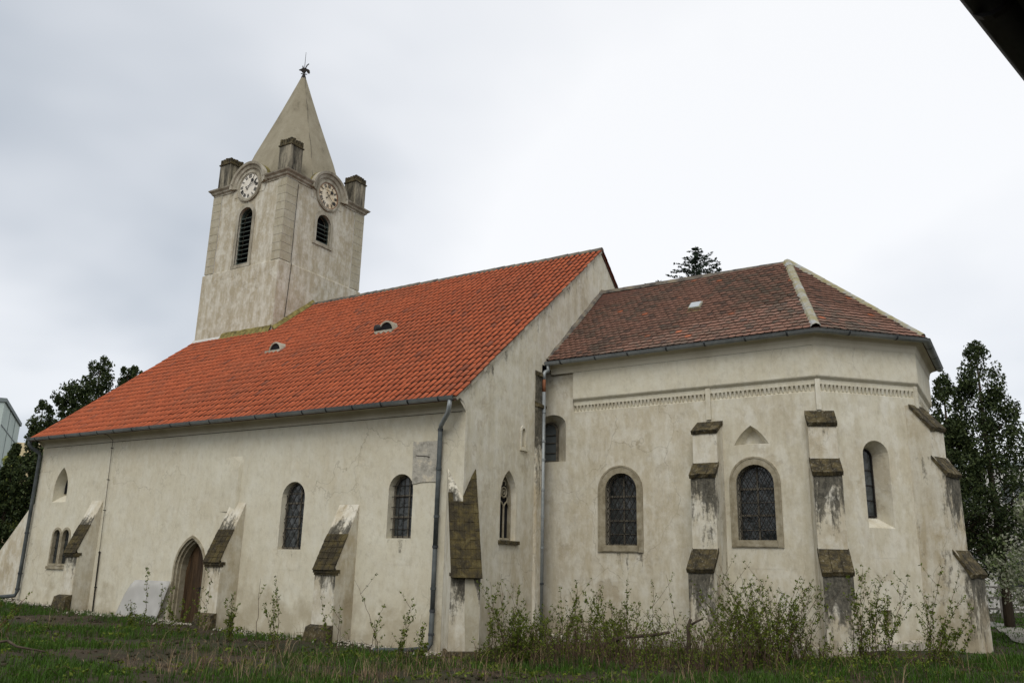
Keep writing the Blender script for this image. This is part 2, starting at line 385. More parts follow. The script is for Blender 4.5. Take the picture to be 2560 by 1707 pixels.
def arch(s0, s1, zb, zt, n=12, ell=None):
    """round arch outline, from bottom-left clockwise seen from outside"""
    r = (s1-s0)/2; h = r if ell is None else ell; c = (s0+s1)/2; zs = zt-h
    return [(s1, zb), (s1, zs)]+[(c+r*math.cos(PI*i/n), zs+h*math.sin(PI*i/n)) for i in range(1, n)]+[(s0, zs), (s0, zb)]
def parch(s0, s1, zb, zs, zt, n=6):
    """pointed arch outline: two arcs meeting at zt"""
    c = (s0+s1)/2; w = s1-c; h = zt-zs
    R = (w*w+h*h)/(2*w); R = max(R, w+1e-4)
    cx = s1-R; a = math.asin(min(1, h/R))
    rt = [(cx+R*math.cos(a*i/n), zs+R*math.sin(a*i/n)) for i in range(n+1)]
    return [(s1, zb)]+rt+[(2*c-x, z) for x, z in reversed(rt[:-1])]+[(s0, zb)]
def wall(name, fr, outline, holes, mat, parent, out=0.0, drips=()):
    """holes: (outline, inner outline, depth, closed back?)"""
    mb = MB()
    polys = [[Vector(fr.p(a, z, out)) for a, z in outline]]+[[Vector(fr.p(a, z, out)) for a, z in h[0]] for h in holes]
    flat = [q for pl in polys for q in pl]
    mb.add(flat, [tuple(t) for t in tessellate_polygon(polys)])
    for h in holes:
        A = [fr.p(a, z, out) for a, z in h[0]]; B = [fr.p(a, z, out-h[2]) for a, z in h[1]]; n = len(A)
        mb.add(A+B, [(i, i+n, (i+1) % n+n, (i+1) % n) for i in range(n)])
        if len(h) > 3 and h[3]:
            B = [Vector(p) for p in B]; mb.add(B, [tuple(t) for t in tessellate_polygon([B])])
    # sheets of stained plaster belong to the wall skin: thin strips 3 mm proud
    for (s0, s1, zt, zb) in drips:
        N = 6
        pts = []; dr = []
        for i in range(N+1):
            z = zt+(zb-zt)*i/N
            for a in (s0, s1): pts.append(fr.p(a, z, out+.003)); dr.append(max(0., 1-i/N)*.24)
        mb.add(pts, [(2*i, 2*i+1, 2*i+3, 2*i+2) for i in range(N)], dr)
    return build(name, mb, mat, parent)
def shrink(poly, d, sx=None):
    c = (min(p[0] for p in poly)+max(p[0] for p in poly))/2; w = (max(p[0] for p in poly)-min(p[0] for p in poly))/2
    z0 = min(p[1] for p in poly); h = max(p[1] for p in poly)-z0
    return [(c+(p[0]-c)*(w-d)/w, z0+d+(p[1]-z0)*(h-2*d)/h) for p in poly]
def ring(fr, outer, inner, o0, o1, mb):
    """frame between two outlines of equal length, from depth o0 to o1 (front)"""
    n = len(outer)
    V = [fr.p(a, z, o1) for a, z in outer]+[fr.p(a, z, o1) for a, z in inner]+[fr.p(a, z, o0) for a, z in outer]+[fr.p(a, z, o0) for a, z in inner]
    F = []
    for i in range(n):
        j = (i+1) % n
        F += [(i, j, n+j, n+i), (i, 2*n+i, 2*n+j, j), (n+i, n+j, 3*n+j, 3*n+i)]
    mb.add(V, F)
def pane(fr, poly, out, mb):
    A = [Vector(fr.p(a, z, out)) for a, z in poly]; mb.prism(A, fr.n*-.02)

# ------------------------------------------------------------------ main dimensions
L = 17.613; HC = 5.475; OG = .453; HG = 5.716; W = 7.461; HR = 12.05; K = (HR-HG)/(W+OG)
C1 = 4.179; CB = 3.966; CC = 7.204; X2 = CC+1.875; Y2 = CB+1.877; Y3 = 2*W-Y2
HCC = 7.17; HCG = 7.43; HCR = 10.574; XA = 5.94; COG = .33
TX0, TX1, TY0, TY1 = -17.565, -13.149, 5.541, 10.184; ZT = 17.02; ZL = 13.43
GX = [-60, -17.6, -9.4, -3, 0, 3, 6, 9, 14, 60]; GZ = [.75, .42, .2, .08, .02, .06, .16, .36, .5, .6]
def gz(x, y):
    b = float(np.interp(x, GX, GZ)); south = max(0, -y-3)
    return b+(.02*south if south < 8 else .16)*.5+.05*math.sin(x*1.3+y*.7)*math.sin(y*1.1-x*.4)
FS = Frame((0, 0), (1, 0)); FG = Frame((0, 0), (0, 1)); FC = Frame((0, C1), (CC, CB-C1)); FE = Frame((CC, CB), (X2-CC, Y2-CB)); FX = Frame((X2, Y2), (0, 1))
TS = Frame((0, TY0), (1, 0)); TE = Frame((TX1, 0), (0, 1))

# ------------------------------------------------------------------ ground, path
def grid_ground():
    xs = np.concatenate([np.linspace(-900, -60, 8), np.linspace(-50, -22, 12), np.arange(-20, 22, .5), np.linspace(24, 60, 12), np.linspace(90, 900, 8)])
    ys = np.concatenate([np.linspace(-900, -60, 8), np.linspace(-50, -22, 10), np.arange(-20, 22, .5), np.linspace(24, 60, 12), np.linspace(90, 900, 8)])
    V = np.array([(x, y, gz(x, y)+(.03*math.sin(x*3.1+2*y)*math.cos(2.7*y) if abs(x) < 22 and abs(y) < 22 else 0)) for y in ys for x in xs]); n = len(xs)
    F = np.array([(j*n+i, j*n+i+1, (j+1)*n+i+1, (j+1)*n+i) for j in range(len(ys)-1) for i in range(n-1)])
    o = build_np('ground', V, F, 'ground', smooth=True); tag(o, 'rough churchyard ground of grass, dead stalks and bare soil', kind='structure')
grid_ground()
mb = MB()
pts = [(40, -5.0), (20, 2.6), (13.5, 6.2), (11.4, 7.6), (10.7, 9.2), (10.5, 11.0), (10.0, 16), (8, 24), (2, 40)]
for i in range(len(pts)-1):
    for j in range(6):
        pass
pp = []
for i in range(len(pts)-1):
    for j in range(8):
        t = j/8; pp.append((pts[i][0]*(1-t)+pts[i+1][0]*t, pts[i][1]*(1-t)+pts[i+1][1]*t))
V = []; F = []
for i, p in enumerate(pp):
    q0 = Vector(pp[max(i-1, 0)]); q1 = Vector(pp[min(i+1, len(pp)-1)]); d = (q1-q0).normalized(); nrm = Vector((d.y, -d.x))
    for s in (-.33, .33): q = Vector(p)+nrm*s; V.append((q.x, q.y, gz(q.x, q.y)+.045))
F = [(2*i, 2*i+1, 2*i+3, 2*i+2) for i in range(len(pp)-1)]
mb.add(V, F); tag(build('path', mb, 'path_gravel'), 'pale narrow path passing beside the church apse', kind='structure')

# ================================================================== CHURCH
church = thing('church', 'old plastered church with red tiled nave roof, brown choir roof and pointed clock tower', 'church', (-4, 7, 0))

# ---- nave south wall
win2 = arch(-5.86, -5.02, 2.2, 3.95); win2i = arch(-5.82, -5.02, 2.22, 3.93)
win3 = arch(-2.21, -1.46, 2.5, 4.03); win3i = arch(-2.19, -1.44, 2.52, 4.01)
niche = parch(-16.61, -15.83, 3.6, 3.98, 4.74); nichei = parch(-16.55, -15.83, 3.85, 4.05, 4.62)
door_o = parch(-9.92, -8.60, .0, 1.62, 2.53); door_i = parch(-9.76, -8.76, .0, 1.58, 2.34)
twin_hole = [(-15.24, 1.56), (-15.24, 2.5)]+[(-15.485+.245*math.cos(a), 2.5+.245*math.sin(a)) for a in np.linspace(.3, PI-.05, 8)]+[(-15.745, 2.52)]+[(-16.005+.245*math.cos(a), 2.5+.245*math.sin(a)) for a in np.linspace(.05, PI-.3, 8)]+[(-16.25, 2.5), (-16.25, 1.56)]
def inset(poly, dep, dx=0, dz=0): return [(a+dx, z+dz) for a, z in poly]
wall('nave_wall', FS, [(-L, -.6), (0, -.6), (0, HC+.3), (-L, HC+.3)],
     [(win2, win2i, .2), (win3, win3i, .26), (niche, nichei, .36, True), (door_o, door_o, .4), (twin_hole, twin_hole, .16)], 'stucco_nave', church,
     drips=[(-5.9, -5.0, 2.18, 1.7), (-2.25, -1.4, 2.48, 1.9)])
mb = MB(); mb.add([(-L, 0, -.6), (-L, 2*W, -.6), (-L, 2*W, HG), (-L, W, HR-.1), (-L, 0, HC+.3)], [(0, 1, 2, 3, 4)])
mb.add([(-L, 2*W, -.6), (0, 2*W, -.6), (0, 2*W, HG), (-L, 2*W, HG)], [(0, 1, 2, 3)])
build('nave_rear_wall', mb, 'stucco', church)
# ---- east gable wall
lan = parch(1.62, 2.37, 2.53, 3.62, 4.26, 7); lani = parch(1.72, 2.32, 2.55, 3.58, 4.16, 7)
slit = arch(2.57, 2.75, 4.93, 5.42, 8); sliti = arch(2.59, 2.73, 4.95, 5.40, 8)
gy = lambda y: HG+(y+OG)*K-.03
cove_e = [(-.02, HC+.05), (-.06, HC+.12), (-.14, HC+.19), (-.26, HC+.23), (-.40, HC+.245)]
gout = [(0, -.6), (3.62, -.6), (3.62, 7.35), (2*W-3.62, 7.35), (2*W-3.62, -.6), (2*W, -.6), (2*W, HC), (2*W+.4, gy(-.40)), (W, gy(W)), (-.40, gy(-.40))]+cove_e[::-1]+[(0, HC)]
wall('gable_wall', FG, gout, [(lan, lani, .22), (slit, sliti, .07, True)], 'stucco', church, drips=[(1.5, 2.5, 2.44, 2.0)])
mb = MB(); V = []; D = []
N = 26
for i in range(N+1):
    y_ = .05+(W-.25)*i/N
    for j in range(5):
        V.append(FG.p(y_, gy(y_)-.09-.16*j, .003)); D.append((.30, .23, .15, .07, 0)[j])
mb.add(V, [(5*i+j, 5*i+j+5, 5*i+j+6, 5*i+j+1) for i in range(N) for j in range(4)], D)
build('verge_stain', mb, 'stucco', church)
# corner pilaster strip next to the choir with two weathered offsets
mb = MB()
for (za, zb, o) in ((-.6, 6.12, .085), (6.12, 7.02, .05)):
    N = 8
    for i in range(N):
        z0 = za+(zb-za)*i/N; z1 = za+(zb-za)*(i+1)/N
        b = len(mb.v); mb.obox(FG, (3.26, -.1, z0), (3.64, o, z1))
        for j in range(8):
            zz = z1 if j >= 4 else z0; mb.d[b+j] = max(0, 1.15-(zb-zz)/2.4)
build('corner_pilaster', mb, 'stucco_butt', church)
for zt, o in ((6.33, .085), (7.2, .05)):
    mb = MB(); mb.hexa([FG.p(3.24, zt-.2, -.1), FG.p(3.66, zt-.2, -.1), FG.p(3.66, zt-.24, o+.05), FG.p(3.24, zt-.24, o+.05), FG.p(3.24, zt, -.1), FG.p(3.66, zt, -.1), FG.p(3.66, zt-.16, o+.05), FG.p(3.24, zt-.16, o+.05)])
    build('pilaster_cap', mb, 'moss_stone', church)
# blind slit surround
mb = MB(); ring(FG, arch(2.51, 2.81, 4.87, 5.49, 8), slit, -.02, .025, mb); mb.obox(FG, (2.5, -.02, 4.83), (2.84, .05, 4.88)); build('slit_surround', mb, 'stucco', church)

# ---- windows ------------------------------------------------------
def lattice(fr, poly, out, dx, dz, r, mb):
    s0 = min(p[0] for p in poly); s1 = max(p[0] for p in poly); z0 = min(p[1] for p in poly); z1 = max(p[1] for p in poly)
    c = (s0+s1)/2; hw = (s1-s0)/2
    def inside(a, z):
        if not (s0 < a < s1 and z0 < z): return False
        zs = z1-hw
        return z < zs or (a-c)**2+(z-zs)**2 < hw*hw
    slope = dz/dx
    b = -40
    for sg in (1, -1):
        k = -30
        while k < 60:
            pts = []
            for i in range(61):
                a = s0+(s1-s0)*i/60; z = z0+sg*slope*(a-s0)+k*dz
                if inside(a, z): pts.append((a, z))
            if len(pts) > 2: mb.tube([fr.p(*pts[0], out), fr.p(*pts[len(pts)//2], out+.012), fr.p(*pts[-1], out)], r, 5, False)
            k += 1
def arched_window(name, fr, inner, out, muntin_v, muntin_z, mat='wood_white', bars=None, lat=None, fw=.05, parent=church, glass='glass_dark'):
    """casement in a wall opening: frame, panes, muntins, iron bars or lattice as sub-parts"""
    s0 = min(p[0] for p in inner); s1 = max(p[0] for p in inner); z0 = min(p[1] for p in inner); z1 = max(p[1] for p in inner)
    mb = MB(); ring(fr, inner, shrink(inner, fw), out-.04, out+.03, mb)
    w = build(name, mb, mat, parent)
    mb = MB(); pane(fr, shrink(inner, fw*.6), out-.01, mb); build('pane', mb, glass, w)
    hw = (s1-s0)/2; zs = z1-hw; c = (s0+s1)/2
    for a in muntin_v:
        mb = MB(); ztop = zs+math.sqrt(max(0, hw*hw-(a-c)**2))-fw*.5; mb.obox(fr, (a-.02, out-.02, z0+.01), (a+.02, out+.022, ztop)); build('muntin', mb, mat, w)
    for z, t in muntin_z:
        half = hw if z < zs else math.sqrt(max(0, hw*hw-(z-zs)**2))
        mb = MB(); mb.obox(fr, (c-half+.01, out-.018, z-t), (c+half-.01, out+.018, z+t)); build('glazing_bar', mb, mat, w)
    if bars:
        for kind, v in bars:
            mb = MB()
            if kind == 'h': mb.tube([fr.p(s0-.02, v, out+.09), fr.p(s1+.02, v, out+.09)], .010, 6)
            else:
                zt = zs+math.sqrt(max(0, hw*hw-(v-c)**2)); mb.tube([fr.p(v, z0, out+.075), fr.p(v, zt, out+.075)], .009, 6)
            build('iron_bar', mb, 'iron', w)
    if lat:
        mb = MB(); lattice(fr, inner, out+lat[3], lat[0], lat[1], lat[2], mb)
        build('lattice', mb, 'iron', w)
    return w
arched_window('nave_window', FS, win2i, -.17, [-5.3], [(2.75, .015), (3.05, .015), (3.4, .022), (3.65, .012)], lat=(.22, .36, .009, .07))
arched_window('nave_window', FS, win3i, -.22, [-1.72], [(3.02, .02), (3.52, .025)], bars=[('h', 2.72), ('h', 2.98), ('h', 3.25), ('h', 3.5), ('h', 3.76), ('v', -1.98), ('v', -1.82), ('v', -1.64), ('v', -1.52)])
# niche dark slit at the back, right-hand half
mb = MB(); pane(FS, parch(-16.55, -16.32, 3.86, 4.0, 4.5), -.352, mb); build('niche_opening', mb, 'stone_frame', church)
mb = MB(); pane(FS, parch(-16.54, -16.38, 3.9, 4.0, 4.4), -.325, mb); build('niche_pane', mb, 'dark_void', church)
# twin window
twf = MB()
def light(c): return arch(c-.19, c+.19, 1.64, 2.72, 8)
tw_out = twin_hole
mb = MB()
for c in (-16.0, -15.49):
    ring(FS, arch(c-.26, c+.26, 1.58, 2.79, 8), arch(c-.185, c+.185, 1.65, 2.71, 8), -.14, .018, mb)
mb.obox(FS, (-16.3, -.14, 1.48), (-15.2, .05, 1.57))
tw = build('twin_window', mb, 'stone_frame', church)
for c in (-16.0, -15.49):
    mb = MB(); pane(FS, light(c), -.10, mb); build('pane', mb, 'glass_dark', tw)
    for z in (1.9, 2.15, 2.4):
        mb = MB(); mb.tube([FS.p(c-.18, z, -.08), FS.p(c+.18, z, -.08)], .007, 5); build('iron_bar', mb, 'iron', tw)
    mb = MB(); mb.tube([FS.p(c, 1.64, -.08), FS.p(c, 2.7, -.08)], .007, 5); build('iron_bar', mb, 'iron', tw)
# church door
mb = MB()
o0 = parch(-9.945, -8.575, 0.0, 1.62, 2.555); o1 = parch(-9.88, -8.64, 0.0, 1.61, 2.48); o2 = parch(-9.82, -8.70, 0.0, 1.60, 2.42); o3 = parch(-9.78, -8.74, 0.0, 1.58, 2.36)
ring(FS, o0, o1, -.05, .035, mb); ring(FS, o1, o2, -.2, -.03, mb); ring(FS, o2, o3, -.34, -.12, mb)
dr = build('door', mb, 'stone_frame', church)
x = -9.76; zt_f = lambda a: 1.58+math.sqrt(max(0, 1-(abs(a+9.26)/.5)**1.6))*.74
for i in range(8):
    a0 = -9.76+i*.125; a1 = a0+.119
    mb = MB(); zt0 = max(zt_f(a0), 1.5); zt1 = max(zt_f(a1), 1.5)
    mb.hexa([FS.p(a0, .1, -.33), FS.p(a1, .1, -.33), FS.p(a1, .1, -.285), FS.p(a0, .1, -.285), FS.p(a0, zt0, -.33), FS.p(a1, zt1, -.33), FS.p(a1, zt1, -.285), FS.p(a0, zt0, -.285)])
    build('plank', mb, 'wood_door', dr)
mb = MB(); mb.obox(FS, (-9.05, -.285, 1.0), (-8.98, -.24, 1.16)); mb.tube([FS.p(-9.02, 1.12, -.26), FS.p(-9.02, 1.12, -.21), FS.p(-9.12, 1.12, -.21)], .012, 6); build('handle', mb, 'iron', dr)
mb = MB(); mb.obox(FS, (-9.95, -.36, -.3), (-8.57, .16, .17)); build('threshold', mb, 'soil_stone', dr)
# gable lancet: tracery, pane, sill
mb = MB(); ring(FG, lani, shrink(lani, .045), -.24, -.12, mb); lw = build('lancet_window', mb, 'stone_frame', church)
mb = MB(); pane(FG, shrink(lani, .03), -.2, mb); build('pane', mb, 'dark_void', lw)
mb = MB()
def arc3(cx, cz, r, a0, a1, rr=.022, n=10): mb.tube([FG.p(cx+r*math.cos(a0+(a1-a0)*i/n), cz+r*math.sin(a0+(a1-a0)*i/n), -.16) for i in range(n+1)], rr, 6)
mb.tube([FG.p(2.02, 2.56, -.16), FG.p(2.02, 3.35, -.16)], .028, 6)
for c in (1.885, 2.155):
    arc3(c+.06, 3.3, .19, PI, PI*.62); arc3(c-.06, 3.3, .19, 0, PI*.38)
arc3(2.02, 3.72, .125, 0, 2*PI, .022, 16); arc3(2.02, 3.72, .055, 0, 2*PI, .018, 10)
arc3(1.93, 3.55, .08, .3, 4.2, .016); arc3(2.11, 3.55, .08, -1.1, 2.8, .016); arc3(2.02, 3.93, .075, -.6, 3.7, .016)
build('tracery', mb, 'stone_frame', lw)
mb = MB(); N = 8
for i in range(N):
    a0 = 1.56+.92*i/N; a1 = 1.56+.92*(i+1)/N; j = (rnd.random()-.5)*.02
    mb.obox(FG, (a0, -.2, 2.44+j*.5), (a1, .07+j, 2.53))
build('sill', mb, 'moss_stone', lw)

# ---- choir walls ---------------------------------------------------
cw1o = arch(1.47, 2.72, 2.34, 4.52); cw1i = arch(1.67, 2.56, 2.5, 4.33)
cw2o = arch(5.02, 6.21, 2.49, 4.58); cw2i = arch(5.17, 6.07, 2.6, 4.40)
def tri_niche(c, w, zb, h):
    R_ = [(c+w*(1-u)*(1+.28*u), zb+h*(u+.30*u*(1-u))) for u in np.linspace(0, 1, 7)]
    return R_+[(2*c-x, z) for x, z in reversed(R_[:-1])]
tri = tri_niche(5.58, .42, 4.88, .46); trii = tri_niche(5.56, .22, 4.93, .33)
swo = arch(-.42, .47, 4.71, 6.02, 10, .30); swi = arch(-.46, .05, 4.73, 5.86, 10)
wall('choir_wall', FC, [(-.55, -.6), (FC.d.dot(Vector((CC, CB, 0))-FC.o), -.6), (7.2072, 6.04), (.73, 6.04), (.73, 6.05), (.73, HCC+.1), (-.55, HCC+.1)],
     [(cw1i, cw1i, .3), (cw2i, cw2i, .3), (tri, trii, .26, True), (swo, swi, .34)], 'stucco', church, out=.0, drips=[(1.5, 2.7, 2.32, 1.6), (5.05, 6.2, 2.47, 2.0)])
sew = arch(1.06, 1.75, 2.96, 4.96); sewi = arch(1.2, 1.56, 3.22, 4.80)
lenE = (Vector((X2, Y2))-Vector((CC, CB))).length
vent = [(1.46, .78), (1.46, 1.18), (1.24, 1.18), (1.24, .78)]
wall('apse_wall', FE, [(0, -.6), (lenE, -.6), (lenE, 6.04), (0, 6.04)], [(sew, sewi, .42), (vent, vent, .2, True)], 'stucco', church, drips=[(1.1, 1.75, 2.94, 2.3)])
wall('apse_wall', FX, [(0, -.6), (Y3-Y2, -.6), (Y3-Y2, 6.04), (0, 6.04)], [], 'stucco', church)
pN = [(X2, Y3), (CC, 2*W-CB), (-.4, 2*W-C1)]
mb = MB(); mb.add([(pN[0][0], pN[0][1], -.6), (pN[1][0], pN[1][1], -.6), (pN[2][0], pN[2][1], -.6), (pN[2][0], pN[2][1], HCC), (pN[1][0], pN[1][1], HCC), (pN[0][0], pN[0][1], HCC)], [(0, 1, 4, 5), (1, 2, 3, 4)])
build('choir_rear_wall', mb, 'stucco', church)
cs = lambda a: (FC.p(a, 0)[0], FC.p(a, 0)[1])
apath = [cs(.73), (CC, CB), (X2, Y2), (X2, Y3), (CC, 2*W-CB)]
mb = MB(); mb.sweep([(0.0, 6.04), (-.042, 6.06), (-.042, 6.20), (.01, 6.215), (.01, 6.325), (.075, 6.385), (.085, 6.41), (.085, HCC+.08)], apath)
build('frieze_wall', mb, 'stucco_nave', church)
# dentils in the frieze
mb = MB()
def dent(fr, a0, a1):
    n = int((a1-a0)/.105)
    for i in range(n):
        a = a0+(i+.5)*(a1-a0)/n+rnd.uniform(-.008, .008); w = .03+rnd.uniform(-.004, .006); zb = 6.065+rnd.uniform(-.008, .008)
        mb.add([fr.p(a-w, 6.212, -.06), fr.p(a+w, 6.212, -.06), fr.p(a+w, 6.212, .012), fr.p(a-w, 6.212, .012), fr.p(a-w*.8, zb, -.06), fr.p(a+w*.8, zb, -.06), fr.p(a+w*.5, zb+.01, -.02), fr.p(a-w*.5, zb+.01, -.02)],
               [(0, 1, 2, 3), (4, 7, 6, 5), (0, 4, 5, 1), (1, 5, 6, 2), (2, 6, 7, 3), (3, 7, 4, 0)])
dent(FC, .78, 4.47); dent(FC, 4.65, 7.1); dent(FE, .1, lenE-.08); dent(FX, .08, Y3-Y2-.08)
de = build('dentil_course', mb, 'stucco', church); de['kind'] = 'stuff'
for fr, a0, a1, zb in ((FC, 4.50, 4.60, 5.55), ):
    mb = MB(); mb.obox(fr, (a0, -.06, zb), (a1+.02, .045, 6.34)); build('frieze_strip', mb, 'stucco', church)
for cx, cy, nx, ny in ((CC, CB, .369, -.929), (X2, Y2, .924, -.382)):
    f2 = Frame((cx, cy), (-ny, nx)); mb = MB(); mb.obox(f2, (-.055, -.1, 5.6), (.055, .035, 6.33)); build('frieze_strip', mb, 'stucco', church)
# low broken plinth of the choir
for fr, a0, a1 in ((FC, .05, 4.2), (FC, 5.0, 6.85), (FE, .45, 2.2)):
    a = a0
    while a < a1-.1:
        b = min(a1, a+rnd.uniform(.35, .8)); h = .30+rnd.uniform(-.04, .05)+gz(fr.p(a, 0)[0], 3)-.05
        mb = MB(); mb.hexa([fr.p(a, -.3, -.02), fr.p(b, -.3, -.02), fr.p(b, -.3, .13), fr.p(a, -.3, .13), fr.p(a, h, -.02), fr.p(b, h, -.02), fr.p(b, h-.05, .12), fr.p(a, h-.05, .12)]); build('plinth_stone', mb, 'soil_stone', church); a = b+.012
# stone frames of the two choir windows, casements and lattices
for outer, inner, nm in ((cw1o, cw1i, 'a'), (cw2o, cw2i, 'b')):
    w = arched_window('choir_window', FC, inner, -.2, [(inner[0][0]+inner[-1][0])/2], [(inner[0][1]+.62, .022), (inner[0][1]+1.24, .024), (inner[0][1]+.28, .008), (inner[0][1]+.92, .008)], lat=(.165, .29, .010, .12), fw=.04)
    mb = MB(); ring(FC, outer, inner, -.12, .022, mb); build('stone_frame', mb, 'stone_frame', w)
    mb = MB(); mo = [(p[0], p[1]) for p in outer]; ring(FC, shrink(outer, -.012), shrink(outer, .03), -.01, .034, mb); build('frame_moulding', mb, 'stone_frame', w)
    s0, s1, z0 = outer[-1][0], outer[0][0], outer[0][1]
    mb = MB(); mb.obox(FC, (s0+.11, -.18, z0+.01), (s1-.12, .05, z0+.155)); build('sill', mb, 'stone_frame', w)
    for a in (s0+.005, s1-.115):
        mb = MB(); mb.obox(FC, (a, -.1, z0+.005), (a+.11, .038, z0+.15)); build('corner_stone', mb, 'stone_frame', w)
# small deep window by the gable
w = arched_window('small_window', FC, swi, -.3, [], [(5.0, .006), (5.28, .006), (5.5, .006)], fw=.05, mat='wood_white', glass='glass_clear_dull')
# apse window: dark pane, bars
w = arched_window('apse_window', FE, sewi, -.38, [], [(3.6, .01), (3.95, .01), (4.3, .01)], fw=.03, mat='iron')

# ---- coves, gutters ------------------------------------------------
nave_path = [(-L, 0), (0.0, 0)]
mb = MB(); prof = [(.012, HC-.03), (.014, HC), (.02, HC+.05), (.06, HC+.12), (.14, HC+.19), (.26, HC+.23), (.40, HC+.245), (.40, HC+.30)]
mb.sweep(prof, [(-L, 0), (-.004, 0)]); build('eave_cove', mb, 'cove_plaster', church)
mb = MB(); prof = [(.095, HCC-.03), (.097, HCC), (.105, HCC+.06), (.13, HCC+.14), (.2, HCC+.2), (.27, HCC+.225), (.27, HCC+.28)]
mb.sweep(prof, [cs(.05)]+apath[1:]); build('eave_cove', mb, 'cove_plaster', church)
def gutter(path, out, z, r, spacing, slope=0):
    prof = [(out+r*math.cos(a), z+r*math.sin(a)) for a in np.linspace(-PI, 0, 9)]+[(out+r+.012, z+.006), (out+r-.01, z+.012)]
    prof += [(out+(r-.006)*math.cos(a), z+(r-.006)*math.sin(a)) for a in np.linspace(0, -PI, 9)]
    mb = MB(); mb.sweep(prof, path); g = build('gutter', mb, 'zinc', church, smooth=True)
    # brackets
    P = [Vector((p[0], p[1])) for p in path]
    for i in range(len(P)-1):
        d = (P[i+1]-P[i]); ln = d.length; d.normalize(); n = max(2, int(ln/spacing))
        for j in range(n):
            a = (j+.5)*ln/n+rnd.uniform(-.06, .06); q = P[i]+d*a
            pr = [(out+(r+.007)*math.cos(t), z+(r+.007)*math.sin(t)) for t in np.linspace(-PI, .15, 10)]
            pr2 = [(out+(r-.001)*math.cos(t), z+(r-.001)*math.sin(t)) for t in np.linspace(.15, -PI, 10)]
            mb = MB(); q1 = q+d*.042; mb.sweep(pr+pr2, [(q.x, q.y), (q1.x, q1.y)]); build('gutter_bracket', mb, 'zinc_band', g)
    return g
gutter([(-L-.16, 0), (-.02, 0)], .48, HG+.005, .088, .86)
gutter([cs(-.04), (CC, CB), (X2, Y2), (X2, Y3+.1)], .37, HCG+.005, .088, .95)
def downspout(pts, r, mat, collars, upper=None):
    mb = MB(); mb.tube(pts, r, 12); d = build('downspout', mb, mat, church, smooth=True)
    for (p, m) in collars:
        mb = MB(); mb.tube([(p[0], p[1], p[2]-.03), (p[0], p[1], p[2]+.03)], r+.012, 12); build('pipe_collar', mb, m, d)
    return d
# SE pipe of nave
downspout([(-.14, -.47, HG-.06), (-.16, -.47, HG-.22), (-.22, -.42, HG-.36), (-.60, -.16, HG-.60), (-.64, -.12, HG-.70)], .055, 'zinc', [((-.64, -.12, 5.02), 'zinc_band')])
downspout([(-.64, -.12, HG-.70), (-.64, -.12, 2.3)], .057, 'zinc_band' if False else 'pipe_dark', [((-.64, -.12, 4.1), 'pipe_dark'), ((-.64, -.12, 3.0), 'pipe_dark'), ((-.64, -.12, 2.32), 'zinc_band')])
downspout([(-.64, -.12, 2.3), (-.64, -.12, .9)], .055, 'pipe_dark', [((-.64, -.12, 1.4), 'pipe_dark'), ((-.64, -.12, .92), 'zinc_band')])
downspout([(-.64, -.12, .9), (-.64, -.13, .22), (-.66, -.2, .12), (-.9, -.7, .1), (-1.2, -1.4, .13)], .058, 'pipe_dark', [((-.64, -.12, .42), 'zinc_band')])
# choir pipe
px_, py_ = .10, 3.56
downspout([(.07, cs(0)[1]-.36, HCG-.06), (.07, cs(0)[1]-.36, HCG-.16), (.10, cs(0)[1]-.40, HCG-.24), (px_, py_+.06, HCG-.30), (px_, py_, HCG-.36), (px_, py_, 6.9)], .05, 'zinc', [])
downspout([(px_, py_, 6.9), (px_, py_, 6.55)], .047, 'rust_ring', [])
downspout([(px_, py_, 6.55), (px_, py_, -.1)], .05, 'zinc', [((px_, py_, z), 'zinc') for z in (6.0, 5.2, 4.7, 3.9, 3.2, 2.4)]+[((px_, py_, 1.5), 'zinc_band')])
# SW pipe
downspout([(-L-.1, -.47, HG-.06), (-L-.1, -.47, HG-.2), (-L-.06, -.40, HG-.3), (-L+.02, -.14, HG-.46), (-L+.03, -.11, HG-.56), (-L+.03, -.11, .75), (-L+.03, -.16, .6), (-L-.6, -.5, .52), (-L-1.6, -.9, .5)], .06, 'pipe_dark', [((-L+.03, -.11, z), 'zinc_band') for z in (2.6, 1.3, .8)])

# ---- nave buttresses -----------------------------------------------
def tilecaps(base, fr, s0, s1, top, bot, rows, cols, mat='moss_tile', th=.03):
    """tiles laid on a slope; top/bot = (z, out)"""
    for r in range(rows):
        f0 = r/rows; f1 = (r+1)/rows+.06
        zt_, ot = top[0]+(bot[0]-top[0])*f0, top[1]+(bot[1]-top[1])*f0
        zb_, ob = top[0]+(bot[0]-top[0])*f1, top[1]+(bot[1]-top[1])*f1
        sl = Vector((bot[1]-top[1], bot[0]-top[0])).normalized(); nx, nz = -sl.y, sl.x
        nx, nz = abs(nx), abs(nz)
        for c in range(cols):
            a0 = s0+(s1-s0)*c/cols+.006; a1 = s0+(s1-s0)*(c+1)/cols-.006; j = rnd.uniform(-.006, .006)
            h0 = .004; h1 = .014+j*.7
            V = [(a0, zt_, ot), (a1, zt_, ot), (a1, zb_, ob), (a0, zb_, ob)]
            lo = [fr.p(a, z+nz*0, o+nx*0) for a, z, o in V]
            hi = [fr.p(a, z+nz*h, o+nx*h) for (a, z, o), h in zip(V, (h0+th*.3, h0+th*.3, h1+th, h1+th))]
            mb = MB(); mb.hexa(lo+hi); build('tile', mb, mat, base)
